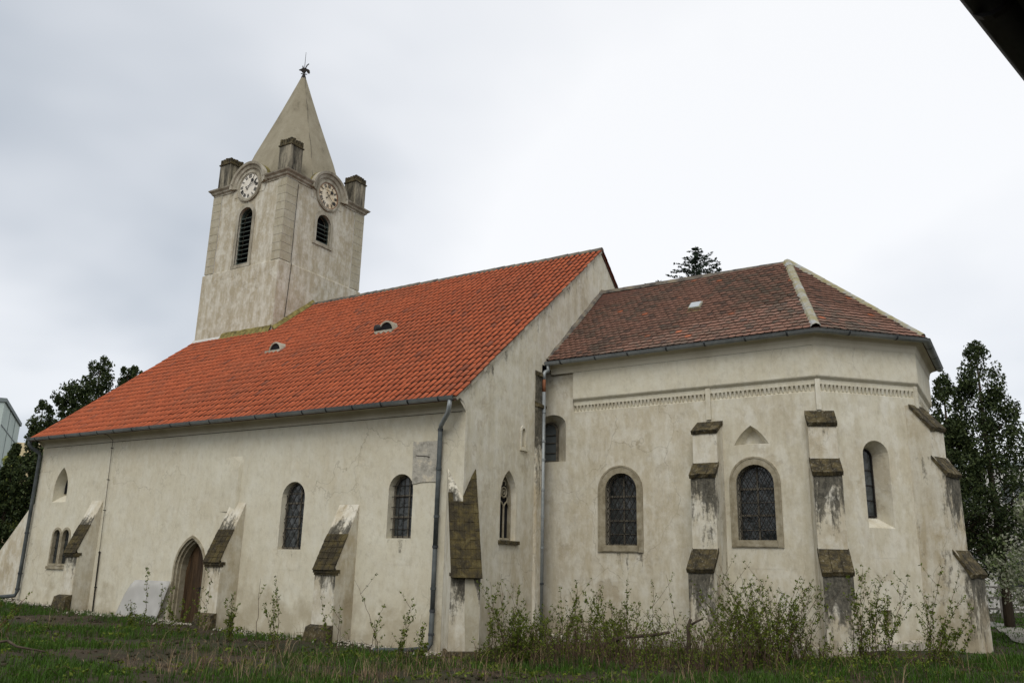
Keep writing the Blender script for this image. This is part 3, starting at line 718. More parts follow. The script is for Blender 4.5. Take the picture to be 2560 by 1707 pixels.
def nave_buttress(s0, s1, ztop, zlip, dep, zg, split=.48, foot=True):
    mb = MB(); fr = FS
    N = 10
    prof = [(-.05, ztop)]+[(0, ztop)]+[(dep*i/N, ztop+(zlip-ztop)*i/N) for i in range(1, N+1)]
    # body: side polygons and front
    for s, flip in ((s0, 1), (s1, 0)):
        poly = [(-.05, -.6), (dep-.03, -.6), (dep-.03, zlip-.04), (dep, zlip)]+[(o, z) for o, z in reversed(prof[:-1])]
        pts = [Vector(fr.p(s, z, o)) for o, z in poly]; t = tessellate_polygon([pts]); mb.add(pts, [tuple(q) for q in t])
    V = []; D = []
    for i in range(13):
        u = i/12
        for q in range(4): V.append(fr.p(s0+(s1-s0)*q/3, ztop+(zlip-ztop)*u, dep*u)); D.append(max(0, min(1, (u-.12)*2.3)))
    mb.add(V, [(4*i+q, 4*i+q+1, 4*i+q+5, 4*i+q+4) for i in range(12) for q in range(3)], D)
    M_ = 8; V = []; D = []
    for i in range(M_+1):
        z = zlip+(-.6-zlip)*i/M_
        for s in (s0, s1): V.append(fr.p(s, z, dep-.03)); D.append(max(0, .8-i/M_*2.2))
    mb.add(V, [(2*i, 2*i+1, 2*i+3, 2*i+2) for i in range(M_)], D)
    b = build('buttress', mb, 'stucco_butt', church)
    zt_, ot = ztop+(zlip-ztop)*split, dep*split
    tilecaps(b, fr, s0-.02, s1+.02, (zt_, ot), (zlip-.02, dep+.03), 6, 4, th=.008)
    mb = MB(); mb.obox(fr, (s0-.02, dep-.16, zlip-.13), (s1+.02, dep+.03, zlip-.05)); mb.obox(fr, (s0-.01, dep-.1, zlip-.18), (s1+.01, dep+.0, zlip-.132)); build('drip_course', mb, 'moss_stone', b)
    if foot:
        f = MB(); h = .42; o0 = dep-.05; o1 = dep+.22
        f.hexa([fr.p(s0-.06, zg-.3, o0), fr.p(s1+.04, zg-.3, o0), fr.p(s1+.05, zg-.3, o1), fr.p(s0-.08, zg-.3, o1), fr.p(s0-.02, zg+h, o0), fr.p(s1+.02, zg+h, o0), fr.p(s1+.01, zg+h*.85, o1-.10), fr.p(s0-.03, zg+h*.85, o1-.10)])
        build('foot_stone', f, 'moss_stone', b)
    return b
nave_buttress(-14.36, -13.76, 3.6, 2.05, .62, .36)
nave_buttress(-7.83, -7.22, 3.44, 1.90, .66, .15)
nave_buttress(-3.79, -3.12, 3.32, 1.80, .70, .08)
# plaster scar strip above the buttress by the door
mb = MB(); V = []
for i in range(9):
    z = 4.72-(4.72-3.2)*i/8; f = min(1, i/1.5)
    V += [FS.p(-8.35, z, -.004), FS.p(-7.95, z, .03*f), FS.p(-7.56-.01*math.sin(i), z, .085*f+.004), FS.p(-7.50, z, -.004)]
mb.add(V, [(4*i+j, 4*i+j+1, 4*i+j+5, 4*i+j+4) for i in range(8) for j in range(3)])
build('plaster_scar', mb, 'stucco_nave', church)
# SW raking buttress going west
mb = MB(); poly = [(-L+.05, -.6), (-L+.05, 3.62), (-L-.28, 3.42), (-19.28, 2.04), (-20.2, 1.2), (-20.25, -.6)]
mb.prism([FS.p(a, z, -.02) for a, z in poly], (0, .8, 0)); build('raking_buttress', mb, 'stucco_butt', church)
# SE diagonal buttress with mossy roof
D2 = math.sqrt(.5); FD = Frame((0, 0), (D2, D2))      # n = (D2,-D2)
hb = .33; zc0 = 3.42; kk = (3.85-3.42)/.27; dep = .74; zl = 1.83
kk = (zc0-zl)/dep
mb = MB()
V = []; Dp = []
for i in range(9):
    z = zl+(-.6-zl)*i/8
    for a in (-hb, hb): V.append(FD.p(a, z, dep-.03)); Dp.append(max(0, 1-i/8*1.6))
mb.add(V, [(2*i, 2*i+1, 2*i+3, 2*i+2) for i in range(8)], Dp)
for a in (-hb, hb):
    zt_ = zc0+kk*hb
    mb.add([FD.p(a, -.6, -.5), FD.p(a, -.6, dep-.03), FD.p(a, zl, dep-.03), FD.p(a, zt_, -hb), FD.p(a, zt_, -.5)], [(0, 1, 2, 3, 4)])
mb.add([FD.p(-hb, zc0+kk*hb, -hb), FD.p(hb, zc0+kk*hb, -hb), FD.p(hb, zl, dep), FD.p(-hb, zl, dep)], [(0, 1, 2, 3)], [.4, .4, .75, .8])
bs = build('buttress', mb, 'stucco_butt', church); bs['label'] = 'diagonal corner buttress with a dark mossy sloping top'
NC = 6
for c in range(NC):
    a0 = -hb-.015+(2*hb+.03)*c/NC+.002; a1 = -hb-.015+(2*hb+.03)*(c+1)/NC-.002
    st0, st1 = -abs(a0)-.01, -abs(a1)-.01; en = dep+.05; NR = 12
    zz = lambda o: zc0-kk*o
    for r in range(NR):
        g0 = max(-hb+(en+hb)*r/NR, -9); g1 = -hb+(en+hb)*(r+1)/NR+.03
        p0, p1 = max(g0, st0), max(g0, st1); q0, q1 = max(g1, st0), max(g1, st1)
        if q0-p0 < .01 and q1-p1 < .01: continue
        if c < 3 and g1 < .06+.05*c: continue
        j = rnd.uniform(0, .012)
        mb = MB(); mb.hexa([FD.p(a0, zz(p0), p0), FD.p(a1, zz(p1), p1), FD.p(a1, zz(q1), q1), FD.p(a0, zz(q0), q0), FD.p(a0, zz(p0)+.015, p0+.02), FD.p(a1, zz(p1)+.015, p1+.02), FD.p(a1, zz(q1)+.015, q1+.026+j), FD.p(a0, zz(q0)+.015, q0+.026+j)])
        build('tile', mb, 'moss_tile', bs)
mb = MB(); mb.obox(FD, (-hb-.02, dep-.14, zl-.13), (hb+.02, dep+.04, zl-.06)); build('drip_course', mb, 'moss_stone', bs)
mb = MB(); mb.add([FD.p(-.02, zl-.16, dep-.02), FD.p(hb*.5, zl-.16, dep-.02), FD.p(hb*.9, 1.2, dep-.02), FD.p(hb*.98, .75, dep-.02), FD.p(hb*.9, .12, dep-.02), FD.p(.05, .1, dep-.02), FD.p(.0, .9, dep-.02)], [(6, 5, 4, 3, 2, 1, 0)])
build('bare_patch', mb, 'stucco_quoin', bs)
mb = MB(); mb.hexa([FD.p(-hb-.1, -.3, .4), FD.p(hb+.12, -.3, .4), FD.p(hb+.14, -.3, dep+.16), FD.p(-hb-.12, -.3, dep+.16), FD.p(-hb-.06, .2, .4), FD.p(hb+.08, .2, .4), FD.p(hb+.06, .16, dep+.08), FD.p(-hb-.05, .16, dep+.08)]); build('foot_stone', mb, 'moss_stone', bs)

# ---- choir buttresses: three stages with weathered stone offsets -----
def staged(fr, s0, s1, stages, lab, tops):
    """stages: list of (z_lip, depth) from the top; tops: z where each slope starts"""
    mb = MB(); hw = (s1-s0)/2
    zprev = tops[0]; dprev = -.25
    lips = [s_[0] for s_ in stages]; deps = [s_[1] for s_ in stages]
    for i, (zl_, d) in enumerate(stages):
        zb = stages[i+1][0]+.0 if i+1 < len(stages) else -.6
        zbot = tops[i+1] if i+1 < len(stages) else -.6
        d0 = deps[i-1] if i else -.25
        # stage block from its slope foot down to next slope top
        N = 8; V = []; Dr = []
        for j in range(N+1):
            z = zl_+(zbot-zl_)*j/N
            x = max(0, 1.0-(zl_-z)/(.75 if i == 0 else 1.9))*(0.35 if i == 0 else 1)
            for a in (s0, s1): V.append(fr.p(a, z, d-.035)); Dr.append(x)
        mb.add(V, [(2*j, 2*j+1, 2*j+3, 2*j+2) for j in range(N)], Dr)
        for a in (s0, s1):
            mb.add([fr.p(a, zbot, -.3), fr.p(a, zbot, d-.035), fr.p(a, zl_, d-.035), fr.p(a, tops[i], d0 if i else 0), fr.p(a, tops[i], -.3)], [(0, 1, 2, 3, 4)], [.0, .25, .6, .4, 0] if i else None)
    b = build('buttress', mb, 'stucco_butt', church)
    if lab: b['label'] = lab
    for i, (zl_, d) in enumerate(stages):
        d0 = deps[i-1]-.06 if i else -.02; zt_ = tops[i]+.02
        M3 = 3
        for c in range(M3):
            a0 = s0-.025+(s1-s0+.05)*c/M3+.004; a1 = s0-.025+(s1-s0+.05)*(c+1)/M3-.004; j = rnd.uniform(-.012, .012)
            cap = MB(); zf = zl_+.02+j; th = .085
            cap.hexa([fr.p(a0, zt_-.10, d0), fr.p(a1, zt_-.10, d0), fr.p(a1, zf-th, d-.01), fr.p(a0, zf-th, d-.01), fr.p(a0, zt_, d0), fr.p(a1, zt_, d0), fr.p(a1, zf, d+.035), fr.p(a0, zf, d+.035)])
            build('capstone', cap, 'moss_stone', b)
    return b
staged(FC, 4.27, 4.88, [(5.2, .46), (4.12, .68), (1.95, 1.02)], 'straight stepped buttress between the two framed choir windows', [5.5, 4.44, 2.42])
F2 = Frame((CC, CB), (.929, .369)); F3 = Frame((X2, Y2), (.382, .924))
staged(F2, -.31, .31, [(5.25, .22), (4.10, .45), (1.95, .76)], 'corner buttress with crumbling top and black algae streaks', [5.56, 4.45, 2.45])
staged(F3, -.31, .31, [(5.26, .45), (4.17, .70), (1.97, 1.0)], 'outermost buttress of the apse, seen from its side', [5.85, 4.60, 2.5])

# ---- nave roof -------------------------------------------------------
SL = math.hypot(W+OG, HR-HG); CA = (W+OG)/SL; SA = (HR-HG)/SL      # slope direction (0,CA,SA), normal (0,-SA,CA)
mb = MB()
for sgn in (0, 1):
    yy = lambda y: y if not sgn else 2*W-y
    e0 = (-OG-.02, HG-.03)
    vv = [(-L-.12, yy(e0[0]), e0[1]), (.03, yy(e0[0]), e0[1]), (.03, W, HR-.04), (-L-.12, W, HR-.04)]
    mb.add(vv+[(a, b, c-.07) for a, b, c in vv], [(0, 1, 2, 3), (7, 6, 5, 4), (0, 4, 5, 1), (1, 5, 6, 2), (3, 2, 6, 7), (0, 3, 7, 4)])
nave_roof = build('nave_roof', mb, 'roof_underlay', church)
TW, TL_, ROWS = .2, .352, 29
prof = [(0, -.004), (.060, -.006), (.072, .014), (.090, .036), (.129, .048), (.168, .036), (.187, .014), (.203, -.003)]
def pantile_local():
    V = []
    for (u, w) in prof: V.append((u, 0, w+.018))
    for (u, w) in prof: V.append((u, TL_+.045, w+.001))
    for (u, w) in prof: V.append((u, 0.004, w-.001))
    n = len(prof); F = [(i, i+1, n+i+1, n+i) for i in range(n-1)]+[(i, 2*n+i, 2*n+i+1, i+1) for i in range(n-1)]
    return np.array(V, float), np.array(F)
PV, PF = pantile_local()
RB = np.array([[1, 0, 0], [0, CA, SA], [0, -SA, CA]]).T      # columns: u, v, w axes
def roofpt(x, v, w=0): return np.array([x, -OG+v*CA-SA*w, HG+v*SA+CA*w])
random.seed(3); nr = np.random.default_rng(5)
tiles = []
ncol = int((L+.2)/TW)
for r in range(ROWS):
    for c in range(ncol):
        x = .06-(c+1)*TW; v = -.05+r*TL_*(SL-.02)/(ROWS*TL_)
        p = roofpt(x, v)
        if x < TX1 and p[1] > TY0-.12 and x > TX0-.02: continue
        tiles.append((p, r, c))
camv = np.array(CAM)
order = sorted(range(len(tiles)), key=lambda i: np.linalg.norm(tiles[i][0]-camv))
near = set(order[:300])
tile_me = None
VV = []; FF = []; TT = []; n0 = 0
for i, (p, r, c) in enumerate(tiles):
    ja = nr.normal(0, .008); jw = nr.uniform(-.004, .006)+.018*math.sin(p[0]*.55+1)*math.sin(r*.21); ju = nr.normal(0, .004)+.006*math.sin(r*.9)
    ca, sa = math.cos(ja), math.sin(ja); RZ = np.array([[ca, -sa, 0], [sa, ca, 0], [0, 0, 1]])
    Rm = RB @ RZ
    pos = p+RB @ np.array([ju, nr.normal(0, .005)+.012*math.sin(p[0]*.35+r*.3), jw])
    if i in near:
        if tile_me is None:
            tile_me = bpy.data.meshes.new('roof_tile'); tile_me.from_pydata([tuple(q) for q in PV], [], [tuple(f) for f in PF]); tile_me.materials.append(MATS['pantile']); tile_me.materials.append(MATS['tile_shade']); tile_me.polygons.foreach_set('material_index', [1]+[0]*5+[1]*8)
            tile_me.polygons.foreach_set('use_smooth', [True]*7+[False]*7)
        ob = bpy.data.objects.new('roof_tile', tile_me); COL.objects.link(ob); ob.parent = nave_roof
        M4 = Matrix([list(Rm[k])+[pos[k]] for k in range(3)]+[[0, 0, 0, 1]]); ob.matrix_basis = M4
    else:
        VV.append(PV @ Rm.T+pos); FF.append(PF+n0); n0 += len(PV); TT.append(np.full(len(PV), nr.random()))
o = build_np('tile_field', np.concatenate(VV), np.concatenate(FF), 'pantile', nave_roof, np.concatenate(TT), mat2='tile_shade', mi=np.tile(np.array([1]+[0]*5+[1]*8), len(FF))); o['kind'] = 'stuff'
# verge: mortar and overlapping edge tiles of the east gable, both slopes
VV = []; FF = []; TT = []; n0 = 0
for sgn in (1, -1):
    for r in range(ROWS):
        v = -.05+r*(SL-.02)/ROWS
        Vt = PV.copy()
        if sgn == -1:
            Q = np.array([roofpt(0, a[1]+v, a[2]) for a in Vt]); Q[:, 0] = -.12+Vt[:, 0]; Q[:, 1] = 2*W-Q[:, 1]
            VV.append(Q); FF.append(PF[:, ::-1]+n0); n0 += len(PV); TT.append(np.full(len(PV), nr.random()))
o = build_np('verge_tiles', np.concatenate(VV), np.concatenate(FF), 'pantile', nave_roof, np.concatenate(TT)); o['kind'] = 'stuff'
mb = MB(); vv = 0
for r in range(ROWS):
    v = -.05+r*(SL-.02)/ROWS; v1 = v+(SL-.02)/ROWS
    a0 = roofpt(.05, v, -.075); a1 = roofpt(.05, v1, -.075); b0 = roofpt(.05, v, .012+rnd.uniform(-.01, .012)); b1 = roofpt(.05, v1, -.0)
    c0, c1, d0, d1 = [np.array([-.05, q[1], q[2]]) for q in (a0, a1, b0, b1)]
    for q in (a0, b0): q[0] += rnd.uniform(-.012, .012)
    mb.hexa([tuple(q) for q in (c0, c1, a1, a0, d0, d1, b1, b0)])
build('verge_mortar', mb, 'stone_tower_trim', nave_roof)
# ridge tiles of the nave
x = .05
while x > TX1+.02:
    x1 = max(TX1+.0, x-.42); mb = MB(); pr = [(W-.13, HR-.06), (W-.10, HR+.03), (W-.04, HR+.075), (W+.04, HR+.075), (W+.10, HR+.03), (W+.13, HR-.06)]
    j = rnd.uniform(-.008, .01)
    mb.add([(x, y, z+.012+j) for y, z in pr]+[(x1-.03, y, z+j-.004) for y, z in pr], [(i, i+1, i+7, i+6) for i in range(5)]+[(5, 4, 3, 2, 1, 0)]); build('ridge_tile', mb, 'ridge_tile', nave_roof); x = x1
# mossy flashing round the foot of the tower
def zr(y): return HG+(y+OG)*K
mb = MB()
mb.sweep([(-.02, 0), (.20, -.02), (.16, .09), (.06, .17), (-.02, .19)], [(TX0+1.7, TY0), (TX1, TY0)]) if False else None
V = []
for x_ in np.linspace(TX0+1.6, TX1+.02, 9):
    z0 = zr(TY0); V += [(x_, TY0+.01, z0+.28+rnd.uniform(-.02, .02)), (x_, TY0-.10, z0+.16+rnd.uniform(-.02, .02)), (x_, TY0-.22, zr(TY0-.22)+.04)]
mb.add(V, [(3*i+j, 3*i+j+1, 3*i+j+4, 3*i+j+3) for i in range(8) for j in range(2)])
V = []
for y_ in np.linspace(TY0-.12, W+.02, 10):
    z0 = zr(y_); V += [(TX1-.01, y_, z0+.27+rnd.uniform(-.02, .02)), (TX1+.10, y_, z0+.2+rnd.uniform(-.02, .02)), (TX1+.23, y_, z0+.05)]
mb.add(V, [(3*i+j, 3*i+j+1, 3*i+j+4, 3*i+j+3) for i in range(9) for j in range(2)])
build('tower_flashing', mb, 'lichen_band', nave_roof)
mb = MB(); z0 = zr(TY0)
V = []
for x_ in np.linspace(TX0-.15, TX0+1.62, 7): V += [(x_, TY0+.01, z0+.19), (x_, TY0-.17, zr(TY0-.17)+.08)]
mb.add(V, [(2*i, 2*i+1, 2*i+3, 2*i+2) for i in range(6)]); build('tower_flashing', mb, 'plaster_white', nave_roof)
# barrel roof vents
def roof_vent(x, y, r, ln, tilt):
    z = zr(y)+.02; N = 10
    mb = MB()
    for rr, fl in ((r, 0), (r-.045, 1)):
        V = []
        for yy_, zz in ((y-.05, z), (y+ln, z+.02)):
            V += [(x+rr*math.cos(PI*i/N), yy_, zz-.03+rr*1.15*math.sin(PI*i/N)) for i in range(N+1)]
        F = [(i, i+1, N+2+i, N+1+i) for i in range(N)]
        mb.add(V, F)
    V = [(x+r*math.cos(PI*i/N), y-.05, z-.03+r*1.15*math.sin(PI*i/N)) for i in range(N+1)]+[(x+(r-.045)*math.cos(PI*i/N), y-.05, z-.03+(r-.045)*1.15*math.sin(PI*i/N)) for i in range(N+1)]
    mb.add(V, [(i, i+1, N+2+i, N+1+i) for i in range(N)])
    mb.box((x-r-.08, y-.14, z-.10), (x+r+.04, y+.06, z+.0))
    o = build('roof_vent', mb, 'stone_tower_trim', church)
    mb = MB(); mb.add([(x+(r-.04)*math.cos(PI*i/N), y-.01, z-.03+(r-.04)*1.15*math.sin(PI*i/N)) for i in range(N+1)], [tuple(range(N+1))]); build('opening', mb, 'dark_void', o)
    return o
roof_vent(-10.58, 3.52, .30, .8, 0)
rv = roof_vent(-5.80, 3.72, .32, .8, 0)
mb = MB(); mb.tube([(-6.16, 3.62, zr(3.72)+.12), (-6.12, 3.78, zr(3.72)+.16), (-6.08, 4.0, zr(3.72)+.2)], .13, 12, True); build('vent_pipe', mb, 'gutter_black', rv, smooth=True)

# ---- choir roof ------------------------------------------------------
eave = [(.0, cs(0)[1]-COG-.02), (CC+COG*.414, CB-COG), (X2+COG, Y2-COG*.414), (X2+COG, Y3+COG*.414), (CC+COG*.414, 2*W-CB+COG), (0, 2*W-C1+COG)]
top = (XA, W, HCR); ZE = HCG+.02
mb = MB(); E3 = [(a, b, ZE) for a, b in eave]
mb.add(E3+[top, (0, W, HCR)], [(0, 1, 6, 7), (1, 2, 6), (2, 3, 6), (3, 4, 6), (4, 5, 7, 6)])
mb.add([(a, b, ZE-.05) for a, b in eave]+[(a, b, ZE) for a, b in eave], [(i, i+1, i+7, i+6) for i in range(5)]+[(5, 4, 3, 2, 1, 0)])
choir_roof = build('choir_roof', mb, 'roof_underlay', church)
BW, BE, BL = .178, .176, .37
bp = [(-.085, BL), (-.085, .035), (-.05, .012), (0, 0), (.05, .012), (.085, .035), (.085, BL)]
lift = lambda v: .050*(1-v/BL)+.006
BV = np.array([(u, v, lift(v)+.024) for u, v in bp]+[(u, v, lift(v)) for u, v in bp])
BF3 = []
for a, b, c in ((0, 1, 2), (0, 2, 3), (0, 3, 6), (3, 4, 6), (4, 5, 6)): BF3.append((a, b, c))
for i in range(6): BF3 += [(i, 7+i, 8+i), (i, 8+i, i+1)]
BF3 = np.array(BF3)
def face_tiles(A, B, tops):
    """tile positions on the plane through eave A-B and top points"""
    A = np.array(A); B = np.array(B); T = [np.array(t) for t in tops]
    u = (B-A)/np.linalg.norm(B-A); t = T[0]-A; v = t-u*np.dot(t, u); ht = np.linalg.norm(v); v /= ht; w = np.cross(u, v)
    P2 = [(0, 0), (np.dot(B-A, u), 0)]+[(np.dot(q-A, u), np.dot(q-A, v)) for q in T]
    res = []
    R_ = int(ht/BE)
    for r in range(R_+1):
        vv_ = r*ht/(R_+.3)-.04; n = int(np.dot(B-A, u)/BW)+4
        for c in range(-2, n):
            uu = (c+.5*(r % 2))*BW; ok = True; k_ = len(P2)
            for i in range(k_):
                x0, y0 = P2[i]; x1, y1 = P2[(i+1) % k_]
                if y0 == 0 and y1 == 0: continue
                if (x1-x0)*(vv_+.12-y0)-(y1-y0)*(uu-x0) < .02*math.hypot(x1-x0, y1-y0): ok = False; break
            if ok: res.append((A+u*uu+v*vv_, np.array([u, v, w]).T))
    return res
bt = []
e3 = E3
bt += face_tiles(e3[0], e3[1], [top, (-.0, W, HCR)]) + face_tiles(e3[1], e3[2], [top]) + face_tiles(e3[2], e3[3], [top])
order = sorted(range(len(bt)), key=lambda i: np.linalg.norm(bt[i][0]-camv)); near = set(order[:300])
bme = None; VV = []; FF = []; TT = []; n0 = 0
for i, (p, Rm) in enumerate(bt):
    ja = nr.normal(0, .02); ca, sa = math.cos(ja), math.sin(ja); R2_ = Rm @ np.array([[ca, -sa, 0], [sa, ca, 0], [0, 0, 1]])
    pos = p+Rm @ np.array([nr.normal(0, .004), nr.normal(0, .008), nr.uniform(0, .008)])
    if i in near:
        if bme is None:
            bme = bpy.data.meshes.new('roof_tile'); bme.from_pydata([tuple(q) for q in BV], [], [tuple(f) for f in BF3]); bme.materials.append(MATS['beaver']); bme.materials.append(MATS['beaver_shade']); bme.polygons.foreach_set('material_index', [0]*5+[1]*12)
        ob = bpy.data.objects.new('roof_tile', bme); COL.objects.link(ob); ob.parent = choir_roof
        ob.matrix_basis = Matrix([list(R2_[k])+[pos[k]] for k in range(3)]+[[0, 0, 0, 1]])
    else:
        VV.append(BV @ R2_.T+pos); FF.append(BF3+n0); n0 += len(BV); TT.append(np.full(len(BV), nr.random()))
o = build_np('tile_field', np.concatenate(VV), np.concatenate(FF), 'beaver', choir_roof, np.concatenate(TT), mat2='beaver_shade', mi=np.tile(np.array([0]*5+[1]*12), len(FF))); o['kind'] = 'stuff'
def caps(A, B, w, h, n, mat, name, lift_=.035):
    A = Vector(A); B = Vector(B); d = (B-A).normalized(); s = d.cross(Vector((0, 0, 1))).normalized(); up = s.cross(d)
    for i in range(n):
        a = A+(B-A)*(i/n); b = A+(B-A)*((i+1)/n)+d*.012; j = rnd.uniform(0, .006)
        pr = [(-w, -h), (-w*.55, .02), (0, .05), (w*.55, .02), (w, -h)]
        mb = MB(); mb.add([a+s*x+up*(y+lift_+j+.004) for x, y in pr]+[b+s*x+up*(y+lift_+j) for x, y in pr]+[b+s*x+up*(y+lift_+j-.025) for x, y in pr],
                          [(k, k+1, k+6, k+5) for k in range(4)]+[(5+k, 6+k, 11+k, 10+k) for k in range(4)]); build(name, mb, mat, choir_roof)
caps((CC+COG*.414-.02, CB-COG+.05, ZE+.03), top, .135, .06, 9, 'hip_cap', 'hip_cap', .075)
caps((X2+COG-.05, Y2-COG*.414+.03, ZE+.03), top, .135, .06, 10, 'hip_cap', 'hip_cap', .075)
caps((X2+COG-.05, Y3+COG*.414-.03, ZE+.03), top, .135, .06, 10, 'hip_cap', 'hip_cap', .075)
caps((0.0, W, HCR), (XA, W, HCR), .13, .10, 15, 'ridge_tile', 'ridge_tile', .02)
# lichened mortar strip against the gable
mb = MB(); d = Vector((0, W-e3[0][1], HCR-ZE)); N = 14; V = []
for i in range(N+1):
    q = Vector(e3[0])+d*(i/N); V += [(.002, q.y, q.z+.11+rnd.uniform(-.02, .03)), (.07+rnd.uniform(-.02, .03), q.y, q.z+.085), (.12, q.y, q.z+.03)]
mb.add(V, [(3*i+j, 3*i+j+1, 3*i+j+4, 3*i+j+3) for i in range(N) for j in range(2)]); build('abutment_mortar', mb, 'ridge_tile', choir_roof)
# skylight
uS = Vector((1, -.03, 0)).normalized(); vS = Vector((0, W-3.7, HCR-ZE)).normalized(); wS = uS.cross(vS)
base = Vector((3.64, 5.42, ZE+(5.42-3.72)*(HCR-ZE)/(W-3.72)))
def sq(u0, u1, v0, v1, w0, w1): return [tuple(base+uS*a+vS*b+wS*c) for c in (w0, w1) for a, b in ((u0, v0), (u1, v0), (u1, v1), (u0, v1))]
mb = MB(); mb.hexa(sq(0, .34, 0, .40, -.02, .10)); sk = build('skylight', mb, 'hip_cap', church)
mb = MB(); mb.hexa(sq(.03, .31, .03, .37, .095, .115)); build('pane', mb, 'skylight_glass', sk)
mb = MB(); mb.hexa(sq(-.03, .37, -.12, .01, .02, .04)); build('apron', mb, 'lichen_band', sk)

# ---- TOWER -------------------------------------------------------------
swin = arch(-15.80, -14.98, 13.60, 16.12); ewin = arch(7.37, 8.18, 14.88, 16.15)
tq = .46
def tower_face(fr, a0, a1, holes):
    wall('tower_wall', fr, [(a0, ZL), (a1, ZL), (a1, ZT+.2), (a0, ZT+.2)], holes, 'stucco_tower', church)
tower_face(TS, TX0, TX1, [(swin, swin, .35)])
tower_face(TE, TY0, TY1, [(ewin, ewin, .35)])
mb = MB(); mb.add([(TX0, TY0, ZL), (TX0, TY1, ZL), (TX1, TY1, ZL), (TX0, TY0, ZT+.2), (TX0, TY1, ZT+.2), (TX1, TY1, ZT+.2)], [(0, 1, 4, 3), (1, 2, 5, 4)])
build('tower_wall', mb, 'stucco_tower', church)
mb = MB(); q = .07; mb.sweep([(q, 6.5), (q, ZL-.05), (q-.005, ZL-.02), (-.02, ZL+.03)], [(TX0, TY1), (TX0, TY0), (TX1, TY0), (TX1, TY1)], closed=True)
build('tower_base', mb, 'stucco_tower', church)
# faint vertical strip on the lower stage
mb = MB(); mb.obox(TS, (TX1-.22, .05, 10.6), (TX1+.072, .083, ZL-.06)); mb.obox(TE, (TY0-.083, .05, 10.6), (TY0+.42, .084, ZL-.06)); build('corner_strip', mb, 'stucco_tower', church)
# quoins
nq = 10; qh = (ZT-.02-ZL-.04)/nq
for i in range(nq):
    z0 = ZL+.04+i*qh+.008; z1 = z0+qh-.016; o = .03
    mb = MB()
    mb.add([(TX1-tq, TY0-o, z0), (TX1+o, TY0-o, z0), (TX1+o, TY0+tq+.1, z0), (TX1+o, TY0+tq+.1, z1), (TX1+o, TY0-o, z1), (TX1-tq, TY0-o, z1), (TX1-tq, TY0+.01, z0), (TX1-tq, TY0+.01, z1), (TX1-.01, TY0+tq+.1, z0), (TX1-.01, TY0+tq+.1, z1), (TX1-.01, TY0+.01, z0), (TX1-.01, TY0+.01, z1)],
           [(0, 1, 4, 5), (1, 2, 3, 4), (6, 0, 5, 7), (2, 8, 9, 3), (5, 4, 11, 7), (4, 3, 9, 11), (1, 0, 6, 10), (2, 1, 10, 8)])
    build('quoin', mb, 'stucco_quoin', church)
    mb = MB(); mb.obox(TS, (TX0-o, -.5, z0), (TX0+tq+.05, o, z1)); build('quoin', mb, 'stucco_quoin', church)
    mb = MB(); mb.obox(TE, (TY1-tq-.1, -.5, z0), (TY1+o, o, z1)); build('quoin', mb, 'stucco_quoin', church)
mb = MB(); mb.obox(TS, (TX1-tq-.01, .0, ZL+.04), (TX1+.018, .018, ZT)); mb.obox(TE, (TY0-.0, .0, ZL+.04), (TY0+tq+.11, .018, ZT)); build('quoin_mortar', mb, 'plaster_white', church)
mb = MB(); mb.obox(TS, (TX0-.018, .0, ZL+.04), (TX0+tq+.06, .018, ZT)); build('quoin_mortar', mb, 'plaster_white', church)
mb = MB(); mb.obox(TE, (TY1-tq-.11, .0, ZL+.04), (TY1+.018, .018, ZT)); build('quoin_mortar', mb, 'plaster_white', church)
# louvred openings
def louvre(fr, poly, n, sill):
    s0 = min(p[0] for p in poly); s1 = max(p[0] for p in poly); z0 = min(p[1] for p in poly); z1 = max(p[1] for p in poly); c = (s0+s1)/2; hw = (s1-s0)/2; zs = z1-hw
    mb = MB(); ring(fr, [(p[0]+(.15 if p[0] > c else -.15 if p[0] < c else 0), p[1] if p[1] <= zs else zs+(p[1]-zs)*(hw+.15)/hw) for p in poly], poly, -.02, .035, mb)
    # widen arc correctly
    w = build('louvre_window', mb, 'stone_tower_trim', church)
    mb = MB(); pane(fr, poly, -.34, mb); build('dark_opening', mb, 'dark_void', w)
    mb = MB(); ring(fr, poly, shrink(poly, .04), -.24, -.10, mb); build('frame', mb, 'louvre_wood', w)
    dz = (zs+.08-z0)/n
    for i in range(n):
        z = z0+(i+.25)*dz; half = hw-.03
        if z+.1 > zs: half = math.sqrt(max(.01, hw*hw-max(0, z+.08-zs)**2))-.04
        mb = MB(); mb.hexa([fr.p(c-half, z, -.05), fr.p(c+half, z, -.05), fr.p(c+half, z+dz*.42, -.22), fr.p(c-half, z+dz*.42, -.22), fr.p(c-half, z+.028, -.045), fr.p(c+half, z+.028, -.045), fr.p(c+half, z+dz*.42+.022, -.215), fr.p(c-half, z+dz*.42+.022, -.215)])
        build('louvre_slat', mb, 'louvre_wood', w)
    mb = MB(); mb.obox(fr, (s0-.17, -.02, z0-.16), (s1+.17, .05, z0-.01)); build('sill', mb, 'stone_tower_trim', w)
louvre(TS, swin, 11, 0); louvre(TE, ewin, 5, 0)
